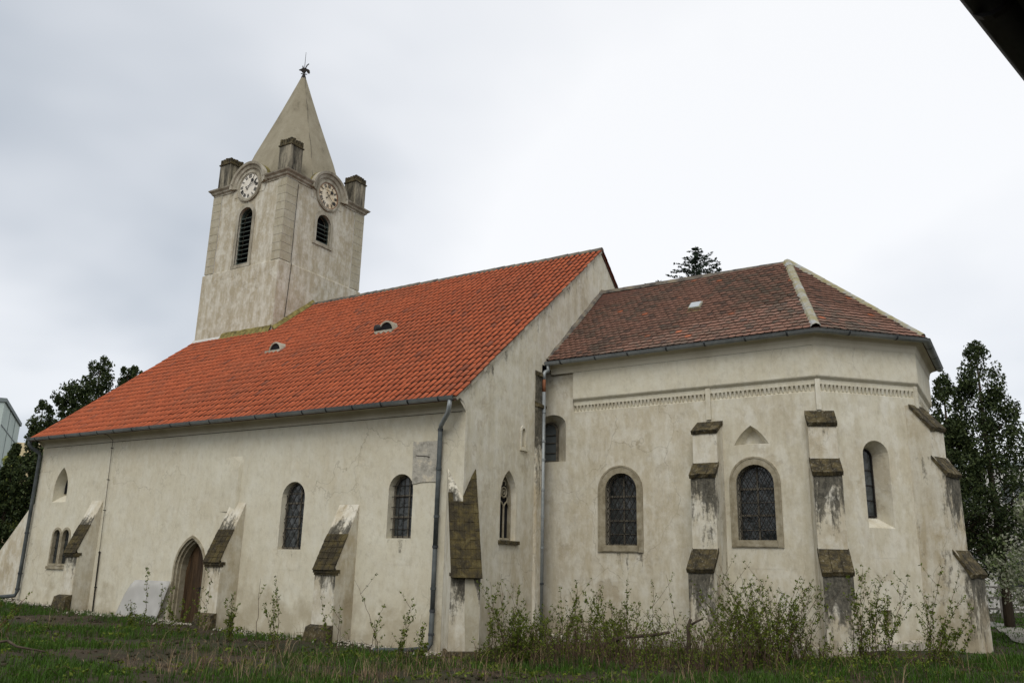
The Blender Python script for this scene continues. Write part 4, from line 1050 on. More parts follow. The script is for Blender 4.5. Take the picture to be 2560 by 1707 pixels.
# cornice (broken by the clock hoods)
cp = [(-.02, ZT-.02), (.03, ZT), (.04, ZT+.06), (.10, ZT+.11), (.12, ZT+.17), (.20, ZT+.24), (.22, ZT+.29), (-.02, ZT+.33)]
CSX, CEY, CZ_ = -15.357, 7.86, 17.08; RH = .98
segs = [[(TX0, CEY-RH+.06), (TX0, TY0), (CSX-RH+.06, TY0)], [(CSX+RH-.06, TY0), (TX1, TY0), (TX1, CEY-RH+.06)], [(TX1, CEY+RH-.06), (TX1, TY1), (CSX+RH-.06, TY1)], [(CSX-RH+.06, TY1), (TX0, TY1), (TX0, CEY+RH-.06)]]
for sg in segs:
    mb = MB(); mb.sweep(cp, sg); build('cornice', mb, 'stone_tower_trim', church)
mb = MB(); mb.box((TX0+.02, TY0+.02, ZT+.1), (TX1-.02, TY1-.02, ZT+.32)); build('tower_deck', mb, 'spire_render', church)
# clock hoods, faces
def stroke(fr, cx, cz, a, r0, r1, off, w, out, mb):
    """bar along the radius at angle a, offset sideways"""
    dxr, dzr = math.cos(a), math.sin(a); px, pz = -dzr, dxr
    def pt(r, o): return fr.p(cx+dxr*r+px*o, cz+dzr*r+pz*o, out)
    o0, o1 = off if hasattr(off, '__len__') else (off, off)
    A = [pt(r0, o0-w), pt(r0, o0+w), pt(r1, o1+w), pt(r1, o1-w)]
    mb.prism([Vector(p) for p in A], fr.n*-.008)
ROM = {1: 'I', 2: 'II', 3: 'III', 4: 'IIII', 5: 'V', 6: 'VI', 7: 'VII', 8: 'VIII', 9: 'IX', 10: 'X', 11: 'XI', 12: 'XII'}
def clock(fr, c, facemat, hour, minute, ringmat):
    N = 28
    # hood: barrel gable rising over the cornice, with arched moulding
    mb = MB(); r_out = RH+.06
    angs = [PI*i/N for i in range(N+1)]
    pr = [(RH-.30, -.02), (RH-.30, .035), (RH-.22, .05), (RH-.18, .10), (RH-.06, .13), (RH-.02, .19), (r_out+.02, .21), (r_out+.02, -.9)]
    V = [fr.p(c+r*math.cos(a), CZ_+r*math.sin(a), o) for a in angs for r, o in pr]; m = len(pr)
    mb.add(V, [(i*m+j, (i+1)*m+j, (i+1)*m+j+1, i*m+j+1) for i in range(N) for j in range(m-1)])
    for e_ in (0, N): mb.f.append(tuple(e_*m+j for j in (range(m) if e_ else range(m-1, -1, -1))))
    hood = build('clock', mb, 'stone_tower_trim', church, smooth=False)
    mb = MB(); V = [fr.p(c+RH*math.cos(a), CZ_+RH*math.sin(a), .012) for a in np.linspace(-.4, PI+.4, 34)]; V2 = [Vector(p) for p in V]
    mb.add(V2, [tuple(t) for t in tessellate_polygon([V2])]); build('hood_wall', mb, 'stucco_tower', hood)
    mb = MB(); V = []
    for o in (-.0, -1.25):
        V += [fr.p(c+(RH+.085)*math.cos(a), CZ_+.0+(RH+.085)*math.sin(a), o) for a in angs]
    mb.add(V, [(i, i+1, N+2+i, N+1+i) for i in range(N)]); build('hood_roof', mb, 'lichen_band', hood)
    full = [2*PI*i/40 for i in range(40)]
    def disc(r): return [(c+r*math.cos(a), CZ_+r*math.sin(a)) for a in full]
    mb = MB(); ring(fr, disc(.70), disc(.575), 0, .07, mb); ring(fr, disc(.66), disc(.60), 0.0, .085, mb); build('clock_ring', mb, 'stone_tower_trim', hood)
    mb = MB(); ring(fr, disc(.58), disc(.548), 0, .062, mb); build('rim', mb, ringmat, hood)
    mb = MB(); mb.prism([Vector(fr.p(a, z, .045)) for a, z in disc(.57)], fr.n*-.04); build('clock_face', mb, facemat, hood)
    for h in range(1, 13):
        a = PI/2-h*PI/6; t = ROM[h]; mb = MB(); w_ = {'I': .042, 'V': .085, 'X': .09}; tot = sum(w_[q] for q in t); o = tot/2
        for q in t:
            cen = o-w_[q]/2; o -= w_[q]
            if q == 'I': stroke(fr, c, CZ_, a, .37, .52, cen, .014, .055, mb)
            if q == 'V': stroke(fr, c, CZ_, a, .37, .52, (cen, cen+.034), .014, .055, mb); stroke(fr, c, CZ_, a, .37, .52, (cen, cen-.03), .006, .0556, mb)
            if q == 'X': stroke(fr, c, CZ_, a, .37, .52, (cen-.03, cen+.034), .014, .055, mb); stroke(fr, c, CZ_, a, .37, .52, (cen+.03, cen-.034), .006, .0556, mb)
        build('numeral', mb, 'black_paint', hood)
    for nm, ang, ln in (('hour_hand', PI/2-(hour+minute/60)*PI/6, .34), ('minute_hand', PI/2-minute*PI/30, .46)):
        mb = MB(); ou = .075 if nm == 'hour_hand' else .09
        stroke(fr, c, CZ_, ang, -.16, ln*.72, 0, .010, ou, mb)
        hr = .075 if nm == 'hour_hand' else .06
        cx_, cz_ = c+math.cos(ang)*ln*.78, CZ_+math.sin(ang)*ln*.78
        P = []
        for i in range(16):
            t = 2*PI*i/16; rr = hr*(1+.35*math.cos(t)); P.append(Vector(fr.p(cx_+rr*math.cos(ang+t), cz_+rr*math.sin(ang+t), ou)))
        mb.prism(P, fr.n*-.008); 
        P = [Vector(fr.p(c-math.cos(ang)*.16+.035*math.cos(t), CZ_-math.sin(ang)*.16+.035*math.sin(t), ou)) for t in np.linspace(0, 2*PI, 10)[:-1]]
        mb.prism(P, fr.n*-.008); build(nm, mb, 'black_paint', hood)
    return hood
c1 = clock(TS, CSX, 'clock_white', 1, 12.5, 'stone_tower_trim'); c1['label'] = 'white tower clock face above the tall louvred opening'
c2 = clock(TE, CEY, 'clock_cream', 1, 22, 'rust_ring'); c2['label'] = 'cream rust-rimmed tower clock face above the short louvred opening'
# pinnacles with stepped crowns
def pinnacle(cx, cy):
    h = .335; z0 = ZT+.28; z1 = z0+1.20
    mb = MB(); N = 6
    for i in range(N):
        mb.box((cx-h, cy-h, z0+(z1-z0)*i/N), (cx+h, cy+h, z0+(z1-z0)*(i+1)/N)) if i == 0 else None
    mb = MB(); mb.sweep([(h+.05, z0-.02), (h+.03, z0+.14), (h, z0+.2), (h, z1)], [(cx-.0, cy+.0)]*1, False) if False else None
    mb = MB(); mb.box((cx-h, cy-h, z0-.05), (cx+h, cy+h, z1)); p = build('pinnacle', mb, 'pinnacle_render', church)
    mb = MB(); mb.box((cx-h-.04, cy-h-.04, z1), (cx+h+.04, cy+h+.04, z1+.05)); build('collar', mb, 'moss_stone', p)
    mb = MB(); mb.box((cx-h-.0, cy-h-.0, z1+.05), (cx+h, cy+h, z1+.13)); build('collar', mb, 'moss_stone', p)
    t = .1; zz = z1+.13
    NM = 5; wd = 2*h/(NM-.35)
    for side in range(4):
        for i in range(NM):
            if i == NM-1: continue
            hh = .17+rnd.uniform(-.025, .03)
            a0 = -h+i*wd; b0, b1 = -h, -h+t
            lo = (a0, b0); hi = (a0+wd*.66, b1)
            cor = []
            for zc in (zz, zz+hh):
                for (u, v) in ((lo[0], lo[1]), (hi[0], lo[1]), (hi[0], hi[1]), (lo[0], hi[1])):
                    cs_, sn_ = [(1, 0), (0, 1), (-1, 0), (0, -1)][side]
                    cor.append((cx+u*cs_-v*sn_, cy+u*sn_+v*cs_, zc))
            mb = MB(); mb.hexa(cor); build('merlon', mb, 'moss_stone', p)
    mb = MB(); mb.box((cx-h+t, cy-h+t, zz), (cx+h-t, cy+h-t, zz+.03)); build('collar', mb, 'moss_stone', p)
    return p
pinnacle(TX1-.30, TY0+.33); pinnacle(TX0+.46, TY0+.33); pinnacle(TX1-.30, TY1-.36); pinnacle(TX0+.46, TY1-.36)
# spire
cxs, cys = (TX0+TX1)/2, (TY0+TY1)/2
mb = MB(); levels = [(ZT+.3, 2.40), (18.0, 2.17), (18.98, 1.84), (21.2, .97), (22.3, .56), (23.62, .08)]
V = []; NS = 8; SUB = 4
for z, r in levels:
    for i in range(NS):
        a0 = PI/8+i*PI/4; a1 = a0+PI/4
        for j in range(SUB):
            t = j/SUB; p0 = (math.cos(a0), math.sin(a0)); p1 = (math.cos(a1), math.sin(a1))
            x_, y_ = p0[0]*(1-t)+p1[0]*t, p0[1]*(1-t)+p1[1]*t
            q = math.hypot(x_, y_); k_ = 1+.25*(1/q-1); V.append((cxs+r*x_*k_, cys+r*y_*k_, z))
n = NS*SUB; F = [(l*n+i, l*n+(i+1) % n, (l+1)*n+(i+1) % n, (l+1)*n+i) for l in range(len(levels)-1) for i in range(n)]+[tuple((len(levels)-1)*n+i for i in range(n))]
mb.add(V, F); sp = build('spire', mb, 'spire_render', church, smooth=False)
# iron cap, rod and weathercock
mb = MB(); mb.tube([(cxs, cys, 23.48), (cxs, cys, 23.62), (cxs, cys, 23.72)], .13, 10, True, .06); mb.tube([(cxs, cys, 23.7), (cxs, cys, 24.9)], .018, 6, True, .008); build('finial', mb, 'iron', church)
fk = Frame((cxs, cys), (.74, .67))
mb = MB()
body = [(-.16, 23.92), (-.10, 23.83), (0.0, 23.80), (.08, 23.86), (.12, 23.96), (.20, 23.84), (.30, 23.80), (.33, 23.90), (.30, 24.02), (.22, 24.08), (.12, 24.10), (.10, 24.2), (.16, 24.34), (.24, 24.44), (.20, 24.46), (.10, 24.34), (.05, 24.18), (.0, 24.08), (-.06, 24.2), (-.10, 24.28), (-.13, 24.26), (-.12, 24.1), (-.30, 23.98), (-.30, 23.96)]
mb.prism([Vector(fk.p(a*.8, 23.76+(z-23.76)*.8, .02)) for a, z in body], fk.n*-.04)
mb.tube([fk.p(-.04, 23.72), fk.p(-.04, 23.84)], .012, 5); mb.tube([fk.p(.04, 23.72), fk.p(.04, 23.86)], .012, 5)
mb.tube([fk.p(-.14, 23.75), fk.p(.14, 23.75)], .02, 6); build('weathercock', mb, 'iron', church)
# lightning conductors
def wire(pts, r, name, mat='iron', knots=()):
    mb = MB(); mb.tube(pts, r, 5); w = build(name, mb, mat, church)
    for q in knots: mb = MB(); mb.tube([q, (q[0]+.01, q[1]-.09 if True else q[1], q[2])], .014, 5); build('clip', mb, 'iron', w)
wire([(-13.66, -.05, HC+.02), (-13.6, -.05, 4.3), (-13.5, -.05, 2.05)], .008, 'conductor_wire', 'iron', [(-13.65, 0.0, 5.25), (-13.62, 0.0, 4.25), (-13.57, 0, 3.3)])
wire([(-13.5, -.05, 2.06), (-13.42, -.05, .2)], .022, 'conductor_tube', 'iron', [(-13.5, 0, 2.02), (-13.45, 0, 1.0)])
wire([(-13.66, -.05, HC+.02), (-13.75, -.2, HC+.18), (-14.2, -.44, HC+.24)], .008, 'conductor_wire')
wire([(TX1+.045, TY0+tq+.13, 16.9), (TX1+.045, TY0+tq+.12, ZL+.1), (TX1+.09, TY0+tq+.12, ZL-.05), (TX1+.085, TY0+tq+.03, 11.15)], .011, 'conductor_wire', 'iron')
spv = lambda z: np.interp(z, [l[0] for l in levels], [l[1] for l in levels])*.955
dirs = (math.cos(rad(-22.5)), math.sin(rad(-22.5)))
wire([(cxs+dirs[0]*(spv(z)*1.045+.012)+.03*math.sin(z*3), cys+dirs[1]*(spv(z)*1.045+.012), z) for z in np.linspace(17.4, 23.5, 26)], .006, 'conductor_wire')
wire([(-L+.2, -.012, HC-.028), (-.1, -.012, HC-.028)], .007, 'cable_line')
wire([FC.p(.1, HCC-.028, .088), FC.p(7.17, HCC-.028, .088)], .006, 'cable_line')
# sundial panel
mb = MB(); N = 9
pts = []
def jag(a, b, n): return [(a[0]+(b[0]-a[0])*i/n+rnd.uniform(-.012, .012), a[1]+(b[1]-a[1])*i/n+rnd.uniform(-.012, .012)) for i in range(n)]
poly = jag((-1.50, 3.79), (-.66, 3.82), 6)+jag((-.66, 3.82), (-.64, 4.78), 6)+jag((-.64, 4.78), (-1.51, 4.79), 6)+jag((-1.51, 4.79), (-1.50, 3.79), 6)
mb.prism([Vector(FS.p(a, z, .022)) for a, z in poly], (0, .03, 0)); sdl = build('sundial', mb, 'sundial_plaster', church)
mb = MB(); mb.tube([FS.p(-1.0, 4.40, 0), FS.p(-1.02, 4.405, .12), FS.p(-1.14, 4.40, .36)], .012, 6); build('gnomon', mb, 'iron', sdl)

# translucent sheet leaning by the door
mb = MB(); n = 12; V = []
for i in range(n+1):
    t = i/n; x_ = -11.95+2.06*t; zt_ = 1.28 if t > .28 else .25+1.03*math.sin(PI/2*t/.28)**.7
    for j in range(7):
        s = j/6; z = .12+(zt_-.12)*s; V.append((x_-.22*(1-z/1.28)*max(0, t-.5)*2, -.34+.24*z/1.28-.05*math.sin(PI*t), z))
F = [(i*7+j, (i+1)*7+j, (i+1)*7+j+1, i*7+j+1) for i in range(n) for j in range(6)]
mb.add(V, F)
sh = build('leaning_sheet', mb, 'poly_sheet', None, smooth=True)
md = sh.modifiers.new('thick', 'SOLIDIFY'); md.thickness = .012
tag(sh, 'dull white plastic sheet leaning on the wall beside the arched door', 'plastic sheet')

# ================================================================== BACKGROUND BUILDINGS
def facade_box(name, label, cat, x0, y0, d, wdt, dep, h, zb, mat):
    """block with front along direction d from (x0,y0); returns thing, front frame, side frame"""
    t = thing(name, label, cat, (x0, y0, zb)); fr = Frame((x0, y0), d); sd_ = Frame(fr.p(wdt, 0)[:2], (-fr.n.x, -fr.n.y))
    mb = MB(); mb.hexa([fr.p(0, zb, 0), fr.p(wdt, zb, 0), fr.p(wdt, zb, -dep), fr.p(0, zb, -dep), fr.p(0, zb+h, 0), fr.p(wdt, zb+h, 0), fr.p(wdt, zb+h, -dep), fr.p(0, zb+h, -dep)])
    build('wall', mb, mat, t); return t, fr, sd_
# pale green panel block at the far left: gable wall turned to the camera, loggias to its left
dG = Vector((-66.97+55.99, 24.76-17.67)).normalized()
bt_, fg, fs_ = facade_box('apartment_block', 'pale green concrete apartment block rising behind the dark trees', 'building', -55.99, 17.67, dG, 14.2, 24, 13.0, 0.2, 'panel_green')
ft = Frame((-55.99, 17.67), (fg.n.x, fg.n.y)); 
mb = MB(); mb.obox(fg, (-.1, -24.1, 13.2), (14.3, .12, 13.5)); build('parapet', mb, 'panel_joint', bt_)
for z in (3.0, 5.8, 8.6, 11.4):
    mb = MB(); mb.obox(fg, (0, .0, z), (14.2, .035, z+.09)); build('panel_joint', mb, 'panel_joint', bt_)
for a in (4.7, 9.4):
    mb = MB(); mb.obox(fg, (a, .0, .3), (a+.07, .034, 13.2)); build('panel_joint', mb, 'panel_joint', bt_)
lf = Frame(fg.p(0, 0, -24)[:2], (fg.n.x, fg.n.y))      # long front facing the camera side, ends at the gable corner
for i in range(4):
    z = .6+i*2.8+1.0
    for j in range(7):
        a0 = 24-.6-(j+1)*3.3+.4
        w_ = MB(); w_.obox(lf, (a0, -.3, z), (a0+2.5, .03, z+1.9)); w = build('loggia', w_, 'dark_void', bt_)
        w_ = MB(); w_.obox(lf, (a0-.1, .0, z-.9), (a0+2.6, .25, z+.1)); build('balcony_front', w_, 'panel_red' if (i+j) % 3 else 'panel_yellow', w)
        w_ = MB(); w_.obox(lf, (a0-.25, .0, z-.9), (a0-.1, .5, z+1.95)); build('side_fin', w_, 'panel_yellow', w)
b2_, f2_, s2_ = facade_box('apartment_block', 'ochre yellow block with dark windows behind the pale green one', 'building', -88, 24, (.72, .694), 16, 12, 13.0, 0.2, 'panel_yellow')
for i in range(4):
    for j in range(6):
        w_ = MB(); w_.obox(f2_, (1+j*2.5, -.1, 1.2+i*3.0), (2.6+j*2.5, .05, 2.8+i*3.0)); w = build('window', w_, 'glass_dark', b2_)
        w_ = MB(); w_.obox(f2_, (1.75+j*2.5, .05, 1.2+i*3.0), (1.85+j*2.5, .08, 2.8+i*3.0)); build('mullion', w_, 'plaster_white', w)
b3_, f3_, s3_ = facade_box('apartment_block', 'distant pale flat-roofed apartment block beyond the right-hand conifers', 'building', 2, 66, (1, -.06), 60, 12, 10.6, .2, 'panel_cream')
mb = MB(); mb.obox(f3_, (-.2, -12.2, 10.8), (60.2, .3, 11.1)); build('parapet', mb, 'panel_joint', b3_)
for i in range(3):
    for j in range(19):
        w_ = MB(); w_.obox(f3_, (1.2+j*3.1, -.1, 2.0+i*2.9), (2.9+j*3.1, .04, 3.6+i*2.9)); w = build('window', w_, 'glass_clear_dull', b3_)
        w_ = MB(); w_.obox(f3_, (2.0+j*3.1, .04, 2.0+i*2.9), (2.1+j*3.1, .08, 3.6+i*2.9)); build('mullion', w_, 'plaster_white', w)
# low pale house behind the conifer trunk
lh = thing('low_house', 'low whitewashed house with grey roof behind the conifer trunk', 'house', (12, 30, .5))
mb = MB(); mb.box((8.9, 28, .2), (20, 36, 3.3)); mb.add([(20, 28, 3.3), (20, 36, 3.3), (20, 32, 5.0), (8.9, 28, 3.3), (8.9, 36, 3.3), (8.9, 32, 5.0)], [(0, 1, 2), (3, 5, 4)]); build('wall', mb, 'plaster_white', lh)
mb = MB(); mb.hexa([(8.6, 27.6, 3.15), (20.3, 27.6, 3.15), (20.3, 32, 5.05), (8.6, 32, 5.05), (8.6, 27.6, 3.3), (20.3, 27.6, 3.3), (20.3, 32, 5.2), (8.6, 32, 5.2)]); mb.hexa([(8.6, 32, 5.055), (20.3, 32, 5.055), (20.3, 36.4, 3.15), (8.6, 36.4, 3.15), (8.6, 32, 5.205), (20.3, 32, 5.205), (20.3, 36.4, 3.3), (8.6, 36.4, 3.3)]); build('roof', mb, 'fence_grey', lh)
for a in (9.6, 12.4, 15.2):
    mb = MB(); mb.box((a, 27.97, 1.4), (a+1.1, 28.1, 2.6)); w = build('window', mb, 'glass_dark', lh); mb = MB(); mb.box((a-.06, 27.94, 1.32), (a+1.16, 27.99, 1.4)); build('sill', mb, 'plaster_white', w)
# fence behind the lawn
fe = thing('wire_fence', 'grey post and rail fence across the lawn behind the apse', 'fence', (12, 22, .5))
for i in range(14):
    x_ = 5+i*1.6; mb = MB(); mb.box((x_-.04, 21.96, .2), (x_+.04, 22.04, 1.62)); build('post', mb, 'fence_grey', fe)
for z in (.7, 1.1, 1.5):
    mb = MB(); mb.box((5, 21.93, z), (26, 21.955, z+.07)); build('rail', mb, 'fence_grey', fe)
mb = MB()
for i in range(150): mb.tube([(5.05+i*.14, 21.9, .45), (5.05+i*.14, 21.9, 1.5)], .006, 4, False)
build('wire_mesh', mb, 'fence_grey', fe)['kind'] = 'stuff'
# overhead wires
for i, (z, lab) in enumerate(((12.9, 'topmost of three thin overhead wires at right'), (12.3, 'middle of three thin overhead wires at right'), (11.75, 'lowest of three thin overhead wires at right'))):
    mb = MB(); mb.tube([(-30+90*t, 44-10*t, z+(-3.0 if False else 0)-1.2*math.sin(PI*t)-6.2*(1-t)*.35+.9*t) for t in np.linspace(0, 1, 24)], .014, 4, False)
    tag(build('overhead_wire', mb, 'iron'), lab, 'wire', 'overhead wires')

# neighbouring house whose eave hangs over the camera
ev = Vector((.263, .965)); fN = Frame((11.07-ev.x*8, -13.52-ev.y*8), (-ev.x, -ev.y)); fN = Frame((11.07+ev.x*9+ev.y*.010, -13.52+ev.y*9-ev.x*.010), (-ev.x, -ev.y))
# frame runs towards the camera along the eave; its outward normal points to the churchyard
nh = thing('neighbour_house', 'dark overhanging eave of a neighbouring house in the upper right corner', 'house', fN.p(8, 0, -1))
mb = MB(); mb.obox(fN, (0, -4.9, -.3), (14, -4.5, 6.7)); build('wall', mb, 'panel_yellow', nh)
for a in (.4, 13.4):
    mb = MB(); mb.obox(fN, (a, -.5, -.3), (a+.16, -.34, 3.9)); build('post', mb, 'soffit_wood', nh)
pr = [(-.06, 3.62), (-.06, 3.555), (.045, 3.548), (.058, 3.56), (.06, 3.66), (.05, 3.66), (.048, 3.57), (-.05, 3.565), (-.05, 3.62)]
mb = MB(); mb.sweep([(o-.058, z) for o, z in pr], [fN.p(14, 0)[:2], fN.p(0, 0)[:2]][::-1]); gN = build('gutter', mb, 'gutter_black', nh, smooth=True)
for j in range(16):
    a = .35+j*.86
    q0, q1 = fN.p(a, 0)[:2], fN.p(a+.025, 0)[:2]
    p1 = [(-.058+.066*math.cos(t), 3.597+.072*math.sin(t)) for t in np.linspace(-PI, .1, 9)]; p2 = [(-.058+.060*math.cos(t), 3.6+.060*math.sin(t)) for t in np.linspace(.1, -PI, 9)]
    mb = MB(); mb.sweep(p1+p2, [q0, q1]); build('gutter_bracket', mb, 'gutter_black', gN)
mb = MB(); mb.obox(fN, (0, -.16, 3.52), (14, -.125, 3.74)); build('fascia', mb, 'gutter_black', nh)
for j in range(36):
    o1 = -.162-j*.122; mb = MB(); mb.hexa([fN.p(0, 3.66+.0*j, o1), fN.p(14, 3.66, o1), fN.p(14, 3.66, o1-.117), fN.p(0, 3.66, o1-.117), fN.p(0, 3.68, o1), fN.p(14, 3.68, o1), fN.p(14, 3.68, o1-.117), fN.p(0, 3.68, o1-.117)]); build('soffit_board', mb, 'soffit_red' if j == 2 else 'soffit_wood', nh)
mb = MB(); mb.hexa([fN.p(0, 3.68, .02), fN.p(14, 3.68, .02), fN.p(14, 6.7, -4.9), fN.p(0, 6.7, -4.9), fN.p(0, 3.76, .03), fN.p(14, 3.76, .03), fN.p(14, 6.8, -4.9), fN.p(0, 6.8, -4.9)]); build('roof', mb, 'roof_underlay', nh)

# ================================================================== TREES
def leaf_cloud(cen, rad3, n, size, rs, flat=.0, up=.35):
    """n small folded leaf sprays on and in an ellipsoid; returns verts (4n,3)"""
    d = rs.normal(size=(n, 3)); d /= np.linalg.norm(d, axis=1)[:, None]
    r = rs.uniform(.35, 1.0, n)**.6
    c = np.array(cen)+d*r[:, None]*np.array(rad3)
    a = rs.normal(size=(n, 3)); a[:, 2] = a[:, 2]*(1-flat)+up; a /= np.linalg.norm(a, axis=1)[:, None]
    b = np.cross(a, rs.normal(size=(n, 3))); b /= np.linalg.norm(b, axis=1)[:, None]
    s = size*rs.uniform(.6, 1.4, n)[:, None]
    return np.stack([c-a*s*.5, c+b*s*.28, c+a*s*.6, c-b*s*.28], 1).reshape(-1, 3)
def finish_tree(t, trunk_mb, leaves, mat, trunkmat='bark', rs=None, crown='crown'):
    build('trunk', trunk_mb, trunkmat, t, smooth=True)
    V = np.concatenate(leaves); n = len(V)//4; tint = np.repeat((rs or np.random.default_rng(1)).random(n), 4)
    F = np.arange(4*n).reshape(-1, 4); build_np(crown, V, F, mat, t, tint)
def thuja(name, label, x, y, h, r, seed, zc=.3, lumps=150, dens=70, leaf=.15, mat='leaf_thuja', group=None, leaders=((0, 0, 1.0),), lean=0, cat='tree', profile=None, cl=1.0):
    """dense evergreen built of many clumps along short limbs"""
    rs = np.random.default_rng(seed); zb = gz(x, y)-.05
    t = thing(name, label, cat, (x, y, zb), group)
    tm = MB(); tm.tube([(x, y, zb-.2), (x+.03, y, zb+h*.3), (x-.02+lean*.5, y, zb+h*.6), (x+lean, y, zb+h*.95)], .16*h/9, 8, True, .02)
    Ls = []
    for k_ in range(lumps):
        lx, ly, lh = leaders[rs.integers(len(leaders))]
        f = rs.random()**.85; zz = zb+zc+(h*lh-zc)*f
        env = (profile(f) if profile else (1-f)**.75*(.75+.35*math.sin(f*9+seed))+.05)*r*(rs.uniform(.75, 1.18))
        a = rs.uniform(0, 2*PI); q = math.sqrt(rs.uniform(.25, 1)); ex, ey = math.cos(a)*env*q, math.sin(a)*env*q
        cx_, cy_ = x+lx+ex+lean*f, y+ly+ey
        cr_ = cl*r*rs.uniform(.12, .27)*(1.1-.55*f)
        Ls.append(leaf_cloud((cx_, cy_, zz), (cr_, cr_, cr_*1.45), int(dens*rs.uniform(.6, 1.3)), leaf, rs, 0, .7))
        if k_ % 4 == 0: tm.tube([(x+lx*f+lean*f, y+ly*f, max(zb+.3, zz-env*.5)), (cx_, cy_, zz)], .035*(1.1-f), 5, False, .008)
    finish_tree(t, tm, Ls, mat, rs=rs); return t
# left group beyond the west end
prof_l = lambda f: max(0, 1.02-f)**.55*(.85+.25*math.sin(f*14))
thuja('evergreen_tree', 'tallest dark evergreen above the red roof verge at left', -24.85, 6.0, 10.3, 1.75, 11, lumps=430, leaf=.12, dens=62, profile=prof_l, leaders=((0, 0, 1.0), (.05, .1, .98), (-.35, -.6, .93), (-.7, -1.1, .86), (.7, 1.0, .9)))
thuja('evergreen_tree', 'narrow pointed evergreen tip against the roof verge, right of the tallest', -24.15, 6.95, 10.35, 1.25, 12, lumps=240, leaf=.12, dens=62, profile=prof_l, leaders=((0, 0, 1), (.2, .3, .95)))
thuja('evergreen_tree', 'mid-height dark evergreen with ragged top just above the eave corner', -25.9, 4.25, 8.0, 1.4, 13, lumps=380, leaf=.12, dens=62, profile=prof_l, leaders=((0, 0, 1), (.3, .5, 1.03), (.75, 1.1, 1.08), (1.0, 1.6, 1.14)))
thuja('evergreen_tree', 'low bushy dark evergreen filling the gap behind the corner downspout', -26.2, 3.55, 6.0, 1.15, 14, lumps=230, leaf=.13, dens=75, leaders=((0, 0, 1), (.4, .5, 1.1), (-.25, -.35, .8)), zc=.1)
thuja('evergreen_tree', 'dark evergreen at the picture edge behind the raking buttress', -26.5, 2.85, 3.9, 1.0, 15, lumps=170, leaf=.13, dens=75, zc=.1)
thuja('willow_bush', 'yellow-green spring bush between the dark trees and apartment block', -31.0, 6.0, 6.0, 1.7, 16, lumps=130, dens=60, leaf=.2, mat='leaf_willow', cat='bush')
# right conifers
prof_r = lambda f: (1.0-.0*f) * (min(1, (1.02-f)*1.5))**.8*(.62+.38*min(1, f*3.2))
thuja('conifer_tree', 'shorter dark conifer directly beside the apse wall', 9.15, 14.4, 8.0, 1.25, 21, zc=1.6, lumps=330, leaf=.10, dens=52, cl=.95, profile=prof_r, leaders=((0, 0, 1), (.25, 0, .8)))
thuja('conifer_tree', 'taller dark conifer with bare lower trunk right of the apse', 10.2, 14.9, 9.1, 1.65, 22, zc=2.2, lumps=430, leaf=.10, profile=prof_r, dens=52, cl=.95, leaders=((0, 0, 1), (.45, 0, .82), (-.4, 0, .86)))
thuja('blossom_tree', 'pale blossoming tree at the right picture edge', 11.75, 8.6, 3.75, 1.55, 23, zc=.6, lumps=150, dens=60, leaf=.09, mat='leaf_blossom', profile=lambda f: math.sin(PI*min(1, .18+f*.82))**.6)
# spruce behind the choir
def spruce(x, y, h, seed):
    rs = np.random.default_rng(seed); zb = .4
    t = thing('spruce_tree', 'dark spruce tip rising behind the choir roof ridge', 'tree', (x, y, zb))
    tm = MB(); tm.tube([(x, y, zb), (x, y, zb+h*.5), (x, y, zb+h)], .22, 8, True, .015); Ls = []
    z = zb+h*.25
    while z < zb+h-.05:
        f = (z-zb)/h; ln = min(3.8, .98*(zb+h-z)**.85+.08); nb = 5
        a0 = rs.uniform(0, 2*PI)
        for i in range(nb):
            a = a0+2*PI*i/nb+rs.uniform(-.3, .3); l_ = ln*rs.uniform(.5, 1.3)
            p1 = (x+math.cos(a)*l_, y+math.sin(a)*l_, z+l_*rs.uniform(-.12, .22)); tm.tube([(x, y, z), ((x+p1[0])/2, (y+p1[1])/2, (z+p1[2])/2-.06*l_), p1], .03*(1.1-f), 4, False, .006)
            m_ = max(3, int(l_/.16))
            for j in range(m_):
                s = (j+.6)/m_; c_ = (x+(p1[0]-x)*s, y+(p1[1]-y)*s, z+(p1[2]-z)*s-.12*l_*s*(1-s)); w_ = .26*(1.15-s*.7)*(.5+.5*min(1, l_))
                Ls.append(leaf_cloud(c_, (w_*.8, w_*.8, w_*.34), 9, .13, rs, .6, .0))
        z += .34*(1.15-f*.6)
    finish_tree(t, tm, Ls, 'leaf_spruce', rs=rs)
spruce(-3.3, 26.9, 19.2, 31)
# far hedge and lawn shrubs on the right, tree mass far left and right as one wood
rs = np.random.default_rng(77)
Ls = [leaf_cloud((x_, 23.2+rs.normal()*.4, .9+rs.uniform(-.3, .2)), (.7, .6, .7), 60, .16, rs) for x_ in np.linspace(4, 26, 40)]
V = np.concatenate(Ls); tag(build_np('hedge', V, np.arange(len(V)).reshape(-1, 4), 'leaf_hedge', None, np.repeat(rs.random(len(V)//4), 4)), 'low dark clipped hedge running behind the grey fence', 'hedge')
Ls = []
for i in range(150):
    a = rs.uniform(0, 2*PI); rr = rs.uniform(130, 160); hh = rs.uniform(5, 9)
    for _ in range(3): Ls.append(leaf_cloud((rr*math.cos(a)+rs.normal()*3, rr*math.sin(a)+rs.normal()*3, hh*.45), (5, 5, hh*.5), 90, 1.3, rs))
V = np.concatenate(Ls); tag(build_np('far_treeline', V, np.arange(len(V)).reshape(-1, 4), 'leaf_hedge', None, np.repeat(rs.random(len(V)//4), 4)), 'far belt of trees along the horizon', kind='stuff')

